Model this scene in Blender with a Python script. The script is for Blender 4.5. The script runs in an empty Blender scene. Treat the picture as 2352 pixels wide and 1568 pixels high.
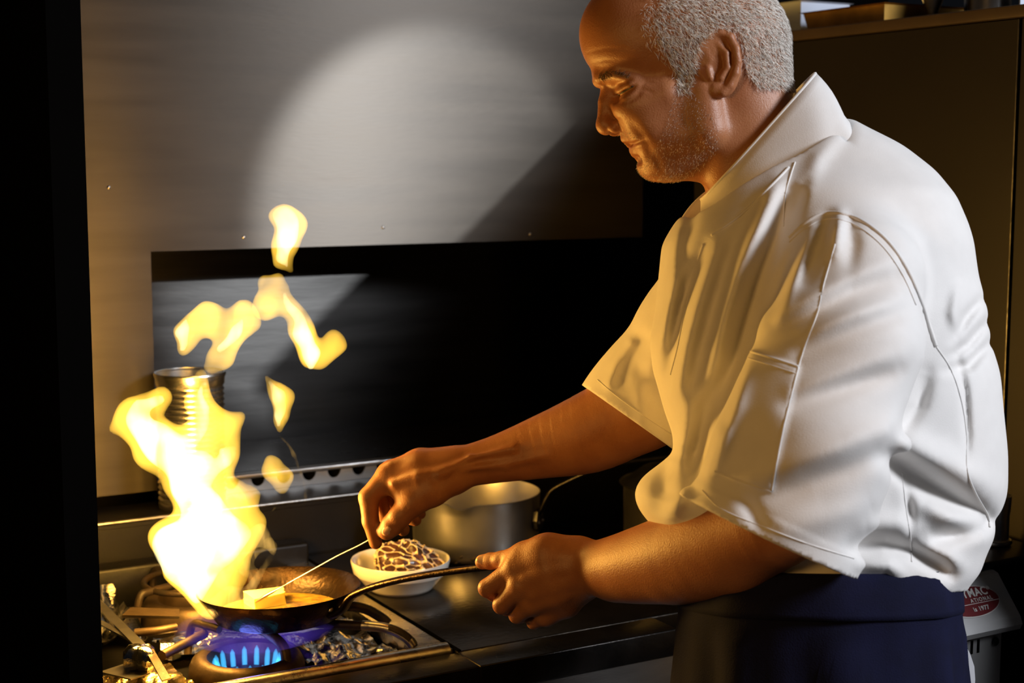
import bpy, bmesh, math, random
import numpy as np
from mathutils import Vector, Matrix

# ------------------------------------------------------------------ camera, world, lights, exposure
FPX, CX, CY = 3450.0, 1176.0, 784.0            # focal length and centre in pixels of the 2352 x 1568 frame
YAW, PITCH = math.radians(29.7), math.atan(414.0 / 3450.0)
CAM = np.array([0.0, 0.0, 1.58])
RT = np.array([math.cos(YAW), -math.sin(YAW), 0.0])
FW = np.array([math.sin(YAW) * math.cos(PITCH), math.cos(YAW) * math.cos(PITCH), -math.sin(PITCH)])
UP = np.cross(RT, FW)
scene = bpy.context.scene
COL = scene.collection
cam_data = bpy.data.cameras.new('camera')
cam_data.sensor_width = 36.0
cam_data.lens = 36.0 * FPX / 2352.0
cam_data.clip_start = 0.05
cam_data.dof.use_dof = True
cam_data.dof.focus_distance = 1.86
cam_data.dof.aperture_fstop = 5.6
cam = bpy.data.objects.new('camera', cam_data)
COL.objects.link(cam)
cam.location = CAM
cam.rotation_euler = (math.pi / 2 - PITCH, 0.0, -YAW)
scene.camera = cam
scene.view_settings.view_transform = 'Standard'
scene.view_settings.look = 'None'
scene.view_settings.gamma = 1.0
scene.view_settings.use_curve_mapping = False
scene.view_settings.exposure = 0.0
world = bpy.data.worlds.new('world')
scene.world = world
world.use_nodes = True
world.node_tree.nodes['Background'].inputs[0].default_value = (0.55, 0.62, 0.8, 1)
world.node_tree.nodes['Background'].inputs[1].default_value = 0.006


def area_light(name, loc, target, sx, sy, power, color):
    l = bpy.data.lights.new(name, 'AREA')
    l.shape = 'RECTANGLE'
    l.size, l.size_y, l.energy, l.color = sx, sy, power, color
    o = bpy.data.objects.new(name, l)
    COL.objects.link(o)
    o.location = loc
    o.rotation_euler = (Vector(target) - Vector(loc)).to_track_quat('-Z', 'Y').to_euler()
    return o


area_light('daylight_window', (2.9, -1.1, 2.85), (1.25, 1.4, 1.4), 0.8, 0.9, 128.0, (0.90, 0.93, 1.0))
area_light('warm_fill', (-0.55, 0.75, 1.75), (1.0, 1.7, 1.25), 0.35, 0.35, 6.5, (1.0, 0.52, 0.13))  # added warm fill for the chef's near side, not a known lamp


def spot_light(name, loc, target, power, color, angle, blend, size):
    l = bpy.data.lights.new(name, 'SPOT')
    l.energy, l.color, l.spot_size, l.spot_blend, l.shadow_soft_size = power, color, math.radians(angle), blend, size
    o = bpy.data.objects.new(name, l)
    COL.objects.link(o)
    o.location = loc
    o.rotation_euler = (Vector(target) - Vector(loc)).to_track_quat('-Z', 'Y').to_euler()
    return o


spot_light('ceiling_spot', (2.3, -0.4, 2.285), (1.255, 2.5, 1.50), 440.0, (0.90, 0.95, 1.0), 12.6, 0.38, 0.014)


# ------------------------------------------------------------------ projection helpers (real places in metres)
def ray(px, py):
    return FW + RT * ((px - CX) / FPX) - UP * ((py - CY) / FPX)


def at(px, py, dep):
    return CAM + ray(px, py) * dep


def onz(px, py, z):
    v = ray(px, py)
    return CAM + v * ((z - CAM[2]) / v[2])


def ony(px, py, y):
    v = ray(px, py)
    return CAM + v * ((y - CAM[1]) / v[1])


def onx(px, py, x):
    v = ray(px, py)
    return CAM + v * ((x - CAM[0]) / v[0])


def rad(px, dep):
    return px * dep / FPX


# ------------------------------------------------------------------ materials
MATS = {}


def new_mat(name):
    m = bpy.data.materials.new(name)
    m.use_nodes = True
    nt = m.node_tree
    return m, nt, nt.nodes['Principled BSDF']


def mat(name, color, rough=0.5, metal=0.0, noise=0.0, nscale=20.0, bump=0.0, bscale=60.0, stretch=None,
        sss=0.0, spec=None, rnoise=0.0, color2=None, aniso=0.0, coat=0.0, ramp=(0.35, 0.65), sheen=0.0):
    m, nt, b = new_mat(name)
    b.inputs['Base Color'].default_value = (*color, 1)
    b.inputs['Roughness'].default_value = rough
    b.inputs['Metallic'].default_value = metal
    if spec is not None:
        b.inputs['Specular IOR Level'].default_value = spec
    if sss:
        b.inputs['Subsurface Weight'].default_value = sss
        b.inputs['Subsurface Radius'].default_value = (1.0, 0.35, 0.18)
        b.inputs['Subsurface Scale'].default_value = 0.006
    if coat:
        b.inputs['Coat Weight'].default_value = coat
    if sheen:
        b.inputs['Sheen Weight'].default_value = sheen
    L = nt.links.new
    tc = nt.nodes.new('ShaderNodeTexCoord')
    mp = nt.nodes.new('ShaderNodeMapping')
    L(tc.outputs['Object'], mp.inputs[0])
    if stretch:
        mp.inputs['Scale'].default_value = stretch
    if noise or color2 or rnoise:
        n = nt.nodes.new('ShaderNodeTexNoise')
        n.inputs['Scale'].default_value = nscale
        n.inputs['Detail'].default_value = 6
        L(mp.outputs[0], n.inputs['Vector'])
        r = nt.nodes.new('ShaderNodeValToRGB')
        r.color_ramp.elements[0].position, r.color_ramp.elements[1].position = ramp
        c2 = color2 if color2 else tuple(c * (1 - noise) for c in color)
        r.color_ramp.elements[0].color = (*c2, 1)
        r.color_ramp.elements[1].color = (*color, 1)
        L(n.outputs['Fac'], r.inputs[0])
        L(r.outputs[0], b.inputs['Base Color'])
        if rnoise:
            mr = nt.nodes.new('ShaderNodeMapRange')
            mr.inputs['To Min'].default_value = max(0.02, rough - rnoise)
            mr.inputs['To Max'].default_value = rough + rnoise
            L(n.outputs['Fac'], mr.inputs[0])
            L(mr.outputs[0], b.inputs['Roughness'])
    if bump:
        n2 = nt.nodes.new('ShaderNodeTexNoise')
        n2.inputs['Scale'].default_value = bscale
        n2.inputs['Detail'].default_value = 4
        L(mp.outputs[0], n2.inputs['Vector'])
        bp = nt.nodes.new('ShaderNodeBump')
        bp.inputs['Strength'].default_value = bump
        bp.inputs['Distance'].default_value = 0.002
        L(n2.outputs['Fac'], bp.inputs['Height'])
        L(bp.outputs[0], b.inputs['Normal'])
    if aniso:
        b.inputs['Anisotropic'].default_value = aniso
        b.inputs['Anisotropic Rotation'].default_value = 0.25
        tg = nt.nodes.new('ShaderNodeTangent')
        tg.direction_type = 'RADIAL'
        tg.axis = 'Z'
        L(tg.outputs[0], b.inputs['Tangent'])
    MATS[name] = m
    return m


def emission_volume(name, color, strength, vary=0.0, nscale=18.0):
    """a gas that glows evenly, or in streaks when vary > 0"""
    m = bpy.data.materials.new(name)
    m.use_nodes = True
    nt = m.node_tree
    nt.nodes.clear()
    o = nt.nodes.new('ShaderNodeOutputMaterial')
    e = nt.nodes.new('ShaderNodeEmission')
    e.inputs[0].default_value = (*color, 1)
    e.inputs[1].default_value = strength
    if vary:
        tc = nt.nodes.new('ShaderNodeTexCoord')
        mp = nt.nodes.new('ShaderNodeMapping')
        mp.inputs['Scale'].default_value = (1, 1, 0.45)
        n = nt.nodes.new('ShaderNodeTexNoise')
        n.inputs['Scale'].default_value = nscale
        n.inputs['Detail'].default_value = 2
        n.inputs['Distortion'].default_value = 0.8
        mr = nt.nodes.new('ShaderNodeMapRange')
        mr.inputs['From Min'].default_value = 0.38
        mr.inputs['From Max'].default_value = 0.62
        mr.inputs['To Min'].default_value = strength * (1 - vary)
        mr.inputs['To Max'].default_value = strength * (1 + vary)
        nt.links.new(tc.outputs['Object'], mp.inputs[0])
        nt.links.new(mp.outputs[0], n.inputs['Vector'])
        nt.links.new(n.outputs['Fac'], mr.inputs[0])
        nt.links.new(mr.outputs[0], e.inputs[1])
    nt.links.new(e.outputs[0], o.inputs['Volume'])
    MATS[name] = m
    return m


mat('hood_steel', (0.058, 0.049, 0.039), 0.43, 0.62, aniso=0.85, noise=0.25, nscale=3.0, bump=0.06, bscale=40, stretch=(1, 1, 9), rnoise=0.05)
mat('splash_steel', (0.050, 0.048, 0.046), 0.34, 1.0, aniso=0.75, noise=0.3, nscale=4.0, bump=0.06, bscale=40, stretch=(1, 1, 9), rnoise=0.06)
mat('brushed_steel', (0.58, 0.57, 0.55), 0.28, 1.0, noise=0.2, nscale=8.0, bump=0.12, bscale=80, stretch=(1, 6, 6))
mat('worn_steel', (0.45, 0.43, 0.40), 0.33, 1.0, noise=0.35, nscale=25.0, bump=0.25, bscale=120, rnoise=0.1)
mat('dark_steel', (0.035, 0.032, 0.030), 0.30, 0.9, noise=0.4, nscale=18.0, bump=0.2, bscale=150, rnoise=0.1)
mat('griddle_steel', (0.035, 0.029, 0.023), 0.24, 0.85, noise=0.4, nscale=14.0, bump=0.18, bscale=110, rnoise=0.08)
mat('cabinet_steel', (0.024, 0.020, 0.016), 0.45, 0.3, noise=0.15, nscale=4.0, rnoise=0.05)
mat('ledge_wood', (0.10, 0.07, 0.045), 0.45, 0.2, noise=0.2, nscale=10.0)
mat('black', (0.002, 0.002, 0.002), 0.9, 0.0, spec=0.0)
mat('black_gloss', (0.01, 0.01, 0.011), 0.3, 0.0)
mat('soot', (0.007, 0.006, 0.0055), 0.45, 0.5, noise=0.5, nscale=12.0, bump=0.2, bscale=120)
mat('gold_tray', (0.72, 0.42, 0.10), 0.45, 1.0, noise=0.4, nscale=14.0)  # gold tone set in the metal's base colour
mat('cast_iron', (0.022, 0.018, 0.015), 0.5, 0.6, noise=0.5, nscale=40.0, bump=0.5, bscale=200, color2=(0.04, 0.024, 0.012))
mat('ring_iron', (0.10, 0.065, 0.035), 0.5, 0.7, noise=0.5, nscale=30.0, bump=0.3, bscale=160)
mat('foil', (0.85, 0.83, 0.78), 0.14, 1.0, bump=0.3, bscale=300)
mat('grease_foil', (0.88, 0.66, 0.30), 0.2, 1.0, noise=0.4, nscale=40, bump=0.4, bscale=260)
mat('tin', (0.80, 0.78, 0.74), 0.27, 1.0)
mat('pan_iron', (0.03, 0.02, 0.014), 0.27, 0.85, color2=(0.06, 0.03, 0.012), nscale=14.0, bump=0.4, bscale=150, rnoise=0.1)
mat('pot_steel', (0.86, 0.83, 0.78), 0.36, 1.0, noise=0.25, nscale=9.0, bump=0.05, bscale=50, rnoise=0.06)
mat('rail_steel', (0.62, 0.58, 0.50), 0.27, 1.0, noise=0.3, nscale=30.0, bump=0.15, bscale=150, rnoise=0.08)
mat('pot_burnt', (0.05, 0.035, 0.02), 0.5, 0.5)
mat('ceramic', (0.78, 0.74, 0.66), 0.22, 0.0, coat=0.4)
mat('butter', (0.93, 0.86, 0.27), 0.35, 0.0, sss=0.3, bump=0.2, bscale=90)
mat('melted_butter', (0.42, 0.26, 0.04), 0.08, 0.0, color2=(0.10, 0.06, 0.02), nscale=30.0, bump=0.9, bscale=130, coat=0.6)
mat('meat', (0.085, 0.028, 0.010), 0.4, 0.0, color2=(0.03, 0.011, 0.005), nscale=60.0, bump=0.6, bscale=140, coat=0.3)
mat('caul_fat', (0.80, 0.62, 0.38), 0.35, 0.0, sss=0.2, noise=0.3, nscale=80.0, bump=0.4, bscale=200)
mat('skin', (0.43, 0.18, 0.075), 0.45, 0.0, sss=0.12, color2=(0.33, 0.118, 0.045), nscale=26.0, bump=0.25, bscale=520, ramp=(0.25, 0.7))
mat('nail', (0.66, 0.42, 0.32), 0.22, 0.0, sss=0.1)
mat('hair_white', (0.95, 0.90, 0.83), 0.45, 0.0)
mat('hair_grey', (0.36, 0.31, 0.26), 0.5, 0.0)
mat('lash', (0.03, 0.015, 0.01), 0.6, 0.0)
mat('lip', (0.40, 0.13, 0.09), 0.4, 0.0, sss=0.1)
mat('jacket_cloth', (0.80, 0.775, 0.75), 0.75, 0.0, noise=0.04, nscale=40.0, bump=0.12, bscale=700, sheen=0.15)
mat('apron_cloth', (0.0035, 0.0045, 0.026), 0.9, 0.0, noise=0.3, nscale=30.0, bump=0.3, bscale=600, spec=0.2)
mat('satin_steel', (0.50, 0.50, 0.50), 0.5, 0.5, noise=0.15, nscale=10.0)
mat('brow_hair', (0.13, 0.075, 0.04), 0.6, 0.0)
mat('towel', (0.75, 0.75, 0.78), 0.9, 0.0)
mat('trouser', (0.012, 0.012, 0.016), 0.9, 0.0)
mat('badge_red', (0.16, 0.008, 0.012), 0.35, 0.0, coat=0.3)
mat('badge_white', (0.75, 0.73, 0.70), 0.4, 0.0)
mat('plastic_white', (0.55, 0.62, 0.75), 0.4, 0.0)
mat('floor_tile', (0.05, 0.04, 0.035), 0.4, 0.0, noise=0.3, nscale=3)
emission_volume('fire_volume', (1.0, 0.56, 0.055), 46.0, 0.45)
emission_volume('fire_core_volume', (1.0, 0.84, 0.40), 62.0, 0.70, 26.0)
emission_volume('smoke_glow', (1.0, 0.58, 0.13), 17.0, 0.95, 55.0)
emission_volume('gas_jet', (0.06, 0.50, 1.0), 130.0)
emission_volume('gas_haze', (0.20, 0.10, 1.0), 2.1, 0.5, 16.0)


# ------------------------------------------------------------------ object helpers
def tag(o, label=None, cat=None, group=None, kind=None):
    if label:
        o['label'] = label
    if cat:
        o['category'] = cat
    if group:
        o['group'] = group
    if kind:
        o['kind'] = kind
    return o


def thing(name, label, cat, loc=(0, 0, 0), group=None):
    o = bpy.data.objects.new(name, None)
    COL.objects.link(o)
    o.location = Vector([float(x) for x in loc])
    o.empty_display_size = 0.05
    return tag(o, label, cat, group)


class MB:
    """collects shapes for one mesh object, in world coordinates"""

    def __init__(self):
        self.bm = bmesh.new()

    def box(self, lo, hi, bevel=0.0):
        vs = [self.bm.verts.new((x, y, z)) for x in (lo[0], hi[0]) for y in (lo[1], hi[1]) for z in (lo[2], hi[2])]
        fs = []
        for q in ((0, 1, 3, 2), (4, 6, 7, 5), (0, 4, 5, 1), (2, 3, 7, 6), (0, 2, 6, 4), (1, 5, 7, 3)):
            fs.append(self.bm.faces.new([vs[i] for i in q]))
        if bevel:
            es = list({e for f in fs for e in f.edges})
            bmesh.ops.bevel(self.bm, geom=es, offset=bevel, segments=3, affect='EDGES', profile=0.5)
        return self

    def hexa(self, pts):
        """eight corners: bottom loop of four, top loop of four"""
        vs = [self.bm.verts.new([float(c) for c in p]) for p in pts]
        for q in ((3, 2, 1, 0), (4, 5, 6, 7), (0, 1, 5, 4), (1, 2, 6, 5), (2, 3, 7, 6), (3, 0, 4, 7)):
            self.bm.faces.new([vs[i] for i in q])
        return self

    def tube(self, pts, r, seg=12, cap=True, flat=1.0, up=(0, 0, 1)):
        pts = [Vector([float(c) for c in p]) for p in pts]
        n = len(pts)
        rs = r if hasattr(r, '__len__') else [r] * n
        rings = []
        for i, p in enumerate(pts):
            t = (pts[min(i + 1, n - 1)] - pts[max(i - 1, 0)]).normalized()
            a = t.cross(Vector(up))
            if a.length < 1e-4:
                a = t.cross(Vector((1, 0, 0)))
            a.normalize()
            b = a.cross(t).normalized()
            rings.append([self.bm.verts.new(p + (a * math.cos(2 * math.pi * k / seg) + b * math.sin(2 * math.pi * k / seg) * flat) * rs[i]) for k in range(seg)])
        for i in range(n - 1):
            for k in range(seg):
                self.bm.faces.new((rings[i][k], rings[i][(k + 1) % seg], rings[i + 1][(k + 1) % seg], rings[i + 1][k]))
        if cap:
            self.bm.faces.new(rings[0][::-1])
            self.bm.faces.new(rings[-1])
        return self

    def lathe(self, prof, c, seg=64, sy=1.0, rot=0.0, fn=None, close=False):
        rings = []
        for (r, z) in prof:
            ring = []
            for k in range(seg):
                a = 2 * math.pi * k / seg
                x, y = r * math.cos(a), r * math.sin(a) * sy
                x, y = x * math.cos(rot) - y * math.sin(rot), x * math.sin(rot) + y * math.cos(rot)
                p = Vector((c[0] + x, c[1] + y, c[2] + z))
                if fn:
                    p = fn(p, r, a, z)
                ring.append(self.bm.verts.new(p))
            rings.append(ring)
        m = len(rings)
        for i in range(m if close else m - 1):
            A, B = rings[i], rings[(i + 1) % m]
            for k in range(seg):
                self.bm.faces.new((A[k], A[(k + 1) % seg], B[(k + 1) % seg], B[k]))
        return self

    def prism(self, poly, axis, lo, hi):
        """polygon extruded along an axis ('x','y','z'); poly gives the two other coordinates in xyz order"""
        def mk(p, t):
            return {'x': (t, p[0], p[1]), 'y': (p[0], t, p[1]), 'z': (p[0], p[1], t)}[axis]
        A = [self.bm.verts.new(mk(p, lo)) for p in poly]
        B = [self.bm.verts.new(mk(p, hi)) for p in poly]
        n = len(poly)
        self.bm.faces.new(A[::-1])
        self.bm.faces.new(B)
        for k in range(n):
            self.bm.faces.new((A[k], A[(k + 1) % n], B[(k + 1) % n], B[k]))
        return self

    def build(self, name, m, parent=None, smooth=None, label=None):
        bmesh.ops.recalc_face_normals(self.bm, faces=self.bm.faces)
        me = bpy.data.meshes.new(name)
        self.bm.to_mesh(me)
        self.bm.free()
        me.materials.append(MATS[m] if isinstance(m, str) else m)
        o = bpy.data.objects.new(name, me)
        COL.objects.link(o)
        if smooth is not None:
            for p in me.polygons:
                p.use_smooth = True
            if smooth < 180:
                me.set_sharp_from_angle(angle=math.radians(smooth))
        put(o, parent)
        if label:
            o['label'] = label
        return o


def put(o, parent):
    if parent is not None:
        o.parent = parent
        tot = Vector(parent.location)
        if parent.parent is not None:
            tot = Vector((0, 0, 0))
        o.matrix_parent_inverse = Matrix.Translation(-tot)
    return o


def curve_pts(pts, n):
    """Catmull-Rom through the points, n samples"""
    P = np.array(pts, float)
    m = len(P)
    out = []
    for t in np.linspace(0, m - 1, n):
        i = min(int(t), m - 2)
        s = t - i
        p0, p1, p2, p3 = P[max(i - 1, 0)], P[i], P[i + 1], P[min(i + 2, m - 1)]
        out.append(0.5 * (2 * p1 + (p2 - p0) * s + (2 * p0 - 5 * p1 + 4 * p2 - p3) * s * s + (3 * p1 - p0 - 3 * p2 + p3) * s ** 3))
    return np.array(out)


def mesh_obj(name, verts, faces, m, parent=None, smooth=True):
    me = bpy.data.meshes.new(name)
    verts = np.asarray(verts, np.float32)
    faces = np.asarray(faces, np.int32)
    k = faces.shape[1]
    me.vertices.add(len(verts))
    me.vertices.foreach_set('co', verts.ravel())
    me.loops.add(faces.size)
    me.loops.foreach_set('vertex_index', faces.ravel())
    me.polygons.add(len(faces))
    me.polygons.foreach_set('loop_start', np.arange(0, faces.size, k, dtype=np.int32))
    me.polygons.foreach_set('loop_total', np.full(len(faces), k, np.int32))
    me.update(calc_edges=True)
    if smooth:
        me.polygons.foreach_set('use_smooth', np.ones(len(faces), bool))
    me.validate()
    me.materials.append(MATS[m] if isinstance(m, str) else m)
    o = bpy.data.objects.new(name, me)
    COL.objects.link(o)
    return put(o, parent)


# ------------------------------------------------------------------ distance fields and their surfaces
def smin(a, b, k):
    h = np.maximum(k - np.abs(a - b), 0.0) / k
    return np.minimum(a, b) - h * h * k * 0.25


def smax(a, b, k):
    return -smin(-a, -b, k)


def d_cone(p, a, b, ra, rb):
    a, b = np.asarray(a, np.float32), np.asarray(b, np.float32)
    ab = b - a
    t = np.clip((p - a) @ ab / max(float(ab @ ab), 1e-12), 0, 1)
    q = p - a - t[:, None] * ab
    return np.sqrt((q * q).sum(1)) - (ra + (rb - ra) * t)


def d_chain(p, pts, rs, k=0.004):
    d = None
    for i in range(len(pts) - 1):
        e = d_cone(p, pts[i], pts[i + 1], rs[i], rs[i + 1])
        d = e if d is None else smin(d, e, k)
    return d


def d_curve(p, pts, rs):
    """limb: distance to a polyline axis with a radius that changes smoothly along it"""
    best = np.full(len(p), 1e9, np.float32)
    par = np.zeros(len(p), np.float32)
    n = len(pts)
    for i in range(n - 1):
        a, b = np.asarray(pts[i], np.float32), np.asarray(pts[i + 1], np.float32)
        ab = b - a
        t = np.clip((p - a) @ ab / float(ab @ ab), 0, 1)
        q = p - a - t[:, None] * ab
        d = np.sqrt((q * q).sum(1))
        m = d < best
        best = np.where(m, d, best)
        par = np.where(m, i + t, par)
    return best - np.interp(par, np.arange(n), rs).astype(np.float32)


def d_ell(p, c, r, rot=None):
    q = (p - np.asarray(c, np.float32))
    if rot is not None:
        q = q @ np.asarray(rot, np.float32)
    r = np.asarray(r, np.float32)
    k0 = np.sqrt(((q / r) ** 2).sum(1)) + 1e-9
    k1 = np.sqrt(((q / (r * r)) ** 2).sum(1)) + 1e-9
    return k0 * (k0 - 1.0) / k1


def surface(sdf, lo, hi, h, margin=0.01, nb=8, project=True):
    lo = np.asarray(lo, np.float32)
    hi = np.asarray(hi, np.float32)
    n = np.ceil((hi - lo) / (h * nb)).astype(int)
    I = np.stack(np.meshgrid(*[np.arange(k) for k in n], indexing='ij'), -1).reshape(-1, 3)
    d = sdf((lo + (I + 0.5) * h * nb).astype(np.float32))
    I = I[np.abs(d) < h * nb * 0.95 + margin]
    o = np.stack(np.meshgrid(*[np.arange(nb + 1)] * 3, indexing='ij'), -1).reshape(-1, 3)
    NX, NY, NZ = [int(k) for k in n * nb + 2]
    ids, pos, edges = [], [], []
    C = 400
    for s in range(0, len(I), C):
        blk = I[s:s + C]
        G = (blk[:, None] * nb + o[None]).reshape(-1, 3)
        v = sdf((lo + G * h).astype(np.float32)).reshape(-1, nb + 1, nb + 1, nb + 1)
        sg = v < 0
        if not sg.any() or sg.all():
            continue
        cnt = np.zeros(v[:, :-1, :-1, :-1].shape, np.int8)
        sl = [slice(0, nb), slice(1, nb + 1)]
        for a in (0, 1):
            for b in (0, 1):
                for c in (0, 1):
                    cnt += sg[:, sl[a], sl[b], sl[c]]
        act = (cnt > 0) & (cnt < 8)
        bi = np.argwhere(act)
        acc = np.zeros((len(bi), 3), np.float32)
        num = np.zeros(len(bi), np.float32)
        B, X, Y, Z = bi.T
        for ax in range(3):
            for u in (0, 1):
                for w in (0, 1):
                    o0 = [0, 0, 0]
                    oth = [k for k in range(3) if k != ax]
                    o0[oth[0]], o0[oth[1]] = u, w
                    o1 = list(o0)
                    o1[ax] = 1
                    v0 = v[B, X + o0[0], Y + o0[1], Z + o0[2]]
                    v1 = v[B, X + o1[0], Y + o1[1], Z + o1[2]]
                    cr = (v0 < 0) != (v1 < 0)
                    t = np.where(cr, v0 / np.where(cr, v0 - v1, 1), 0)
                    e = np.tile(np.array(o0, np.float32), (len(bi), 1))
                    e[:, ax] += t
                    acc += e * cr[:, None]
                    num += cr
        g = blk[B] * nb + np.stack([X, Y, Z], 1)
        ids.append((g[:, 0].astype(np.int64) * NY + g[:, 1]) * NZ + g[:, 2])
        pos.append(lo + (g + acc / np.maximum(num, 1)[:, None]) * h)
        for ax in range(3):
            sl1 = [slice(0, nb)] * 3
            sl1[ax] = slice(1, nb + 1)
            s0 = sg[:, :nb, :nb, :nb]
            s1 = sg[:, sl1[0], sl1[1], sl1[2]]
            ei = np.argwhere(s0 != s1)
            if len(ei):
                gg = blk[ei[:, 0]] * nb + ei[:, 1:]
                edges.append(np.column_stack([gg, np.full(len(gg), ax), s0[tuple(ei.T)]]))
    ids = np.concatenate(ids)
    pos = np.concatenate(pos).astype(np.float32)
    order = np.argsort(ids)
    ids, pos = ids[order], pos[order]
    E = np.concatenate(edges)
    faces = []
    for ax in range(3):
        e = E[E[:, 3] == ax]
        oth = [k for k in range(3) if k != ax]
        if ax == 1:
            oth = oth[::-1]
        corners = []
        ok = np.ones(len(e), bool)
        for (u, w) in ((0, 0), (-1, 0), (-1, -1), (0, -1)):
            g = e[:, :3].copy()
            g[:, oth[0]] += u
            g[:, oth[1]] += w
            key = (g[:, 0].astype(np.int64) * NY + g[:, 1]) * NZ + g[:, 2]
            j = np.clip(np.searchsorted(ids, key), 0, len(ids) - 1)
            ok &= ids[j] == key
            corners.append(j)
        q = np.stack(corners, 1)
        flip = e[:, 4] == 0
        q[flip] = q[flip][:, ::-1]
        faces.append(q[ok])
    F = np.concatenate(faces)
    if project:
        for _ in range(2):
            d0 = sdf(pos)
            g = gradient(sdf, pos, h * 0.5)
            pos = (pos - g * np.clip(d0, -h * 0.6, h * 0.6)[:, None]).astype(np.float32)
    return pos, F


def gradient(sdf, p, e):
    g = np.stack([sdf((p + np.array(v, np.float32) * e)) - sdf((p - np.array(v, np.float32) * e)) for v in ((1, 0, 0), (0, 1, 0), (0, 0, 1))], 1)
    return (g / (np.linalg.norm(g, axis=1, keepdims=True) + 1e-9)).astype(np.float32)

# ------------------------------------------------------------------ the room
rng = random.Random(7)
nrng = np.random.RandomState(11)


def struct(o):
    o['kind'] = 'structure'
    return o


struct(MB().box((-1.5, -0.5, -0.05), (3.6, 3.2, 0.0)).build('floor', 'floor_tile'))
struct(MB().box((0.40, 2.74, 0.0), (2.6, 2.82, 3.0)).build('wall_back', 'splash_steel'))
struct(MB().box((0.405, 1.79, 0.0), (0.445, 2.74, 2.9)).build('wall_left', 'black'))

# steel hood front: one sheet with a cut-out above the range
hood = thing('extractor_hood', 'large brushed steel hood panel with a rectangular opening above the range', 'hood', (1.2, 2.5, 1.43))
hm = MB()
outline = [(0.447, 1.02), (0.724, 1.02), (0.724, 1.429), (1.725, 1.429), (1.725, 2.9), (0.447, 2.9)]
bot = []
hm.prism(outline, 'y', 2.496, 2.512)
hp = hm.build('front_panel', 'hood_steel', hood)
MB().box((0.724, 2.512, 1.429), (1.725, 2.738, 1.437)).build('opening_top', 'dark_steel', hood)
MB().box((0.716, 2.512, 1.02), (0.724, 2.738, 1.437)).build('opening_side', 'dark_steel', hood)
MB().tube([(1.7245, 2.503, 1.43), (1.7245, 2.503, 2.88)], 0.005, 8).build('edge_bead', 'worn_steel', hood, 60)
for (px, py) in ((1218, 538), (880, 522), (560, 545), (250, 430)):
    c = ony(px, py, 2.496)
    MB().lathe([(0.0035, 0.0), (0.003, -0.0012), (0.0015, -0.002), (0.0001, -0.0022)], (0, 0, 0), 12,
               fn=lambda p, r, a, z, c=c: Vector((c[0] + p.x, c[1] + 0.0005 + p.z, c[2] + p.y))).build('rivet', 'worn_steel', hood, 60)

# ------------------------------------------------------------------ the gas range (left) and the griddle (right)
gr = thing('gas_range', 'steel gas range with open burners and a raised back shelf', 'stove', (0.7, 2.1, 0.0))
MB().box((0.447, 1.80, 0.08), (0.94, 2.39, 0.855)).build('body', 'soot', gr)
MB().box((0.447, 1.74, 0.10), (0.9395, 1.799, 0.858)).build('front_panel', 'brushed_steel', gr)
MB().box((0.447, 1.735, 0.860), (0.9395, 1.801, 0.8995), 0.002).build('front_edge', 'dark_steel', gr, 40)
MB().tube([(0.447, 1.826, 0.894), (0.936, 1.826, 0.894)], 0.0135, 16).build('front_rail', 'rail_steel', gr, 60)
MB().prism([(0.892, 1.8265), (0.9395, 1.815), (0.9395, 2.39), (0.900, 2.39)], 'z', 0.880, 0.9005).build('side_rail', 'rail_steel', gr)
MB().box((0.447, 2.345, 0.86), (0.94, 2.390, 0.935), 0.006).build('back_rail', 'soot', gr, 40)
MB().box((0.448, 1.84, 0.856), (0.893, 2.345, 0.868)).build('drip_tray', 'soot', gr)
bs = thing('back_shelf_unit', 'steel shelf and notched vent strip running along the back of the range', 'shelf', (1.1, 2.45, 0.0))
MB().box((0.447, 2.400, 0.08), (1.74, 2.498, 0.985)).build('back_guard', 'soot', bs)
MB().tube([(0.447, 2.396, 0.9965), (1.74, 2.396, 0.9965)], 0.0035, 8).build('shelf_edge', 'worn_steel', bs, 60)
MB().box((0.447, 2.397, 0.986), (1.74, 2.499, 1.0)).build('shelf_top', 'soot', bs, 40)
# vent strip with half-round notches under a bright lip
poly = [(1.74, 1.0005), (0.727, 1.0005), (0.727, 1.024)]
x = 0.745
while x < 1.70:
    poly.append((x, 1.024))
    for k in range(1, 9):
        a = math.pi * k / 9
        poly.append((x + 0.013 - 0.013 * math.cos(a), 1.024 - 0.0155 * math.sin(a)))
    poly.append((x + 0.026, 1.024))
    x += 0.0485
poly.append((1.74, 1.024))
vs = MB().prism(poly, 'y', 2.492, 2.496).build('vent_strip', 'brushed_steel', bs)
MB().box((0.727, 2.484, 1.0245), (1.74, 2.505, 1.034), 0.003).build('vent_lip', 'brushed_steel', bs, 40)
MB().box((0.727, 2.512, 1.0005), (1.74, 2.53, 1.024)).build('vent_back', 'black', bs)
MB().hexa([(0.727, 2.505, 1.03), (1.74, 2.505, 1.03), (1.74, 2.739, 1.0), (0.727, 2.739, 1.0),
           (0.727, 2.505, 1.034), (1.74, 2.505, 1.034), (1.74, 2.739, 1.0425), (0.727, 2.739, 1.0425)]).build('flue_slope', 'dark_steel', bs)


def burner(cx, cy, lit):
    z = 0.8965
    ring = MB().lathe([(0.053, 0.0), (0.055, 0.006), (0.064, 0.009), (0.074, 0.004), (0.079, -0.006), (0.081, -0.028), (0.050, -0.028), (0.049, -0.01)],
                      (cx, cy, z), 56, close=True).build('burner_ring', 'ring_iron', gr, 50)
    MB().lathe([(0.0001, -0.018), (0.03, -0.018), (0.036, -0.021), (0.037, -0.027), (0.0001, -0.027)], (cx, cy, z), 40).build('burner_cap', 'cast_iron', gr, 50)


BURN = (0.678, 1.928)
burner(*BURN, True)
burner(0.700, 2.235, False)

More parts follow.
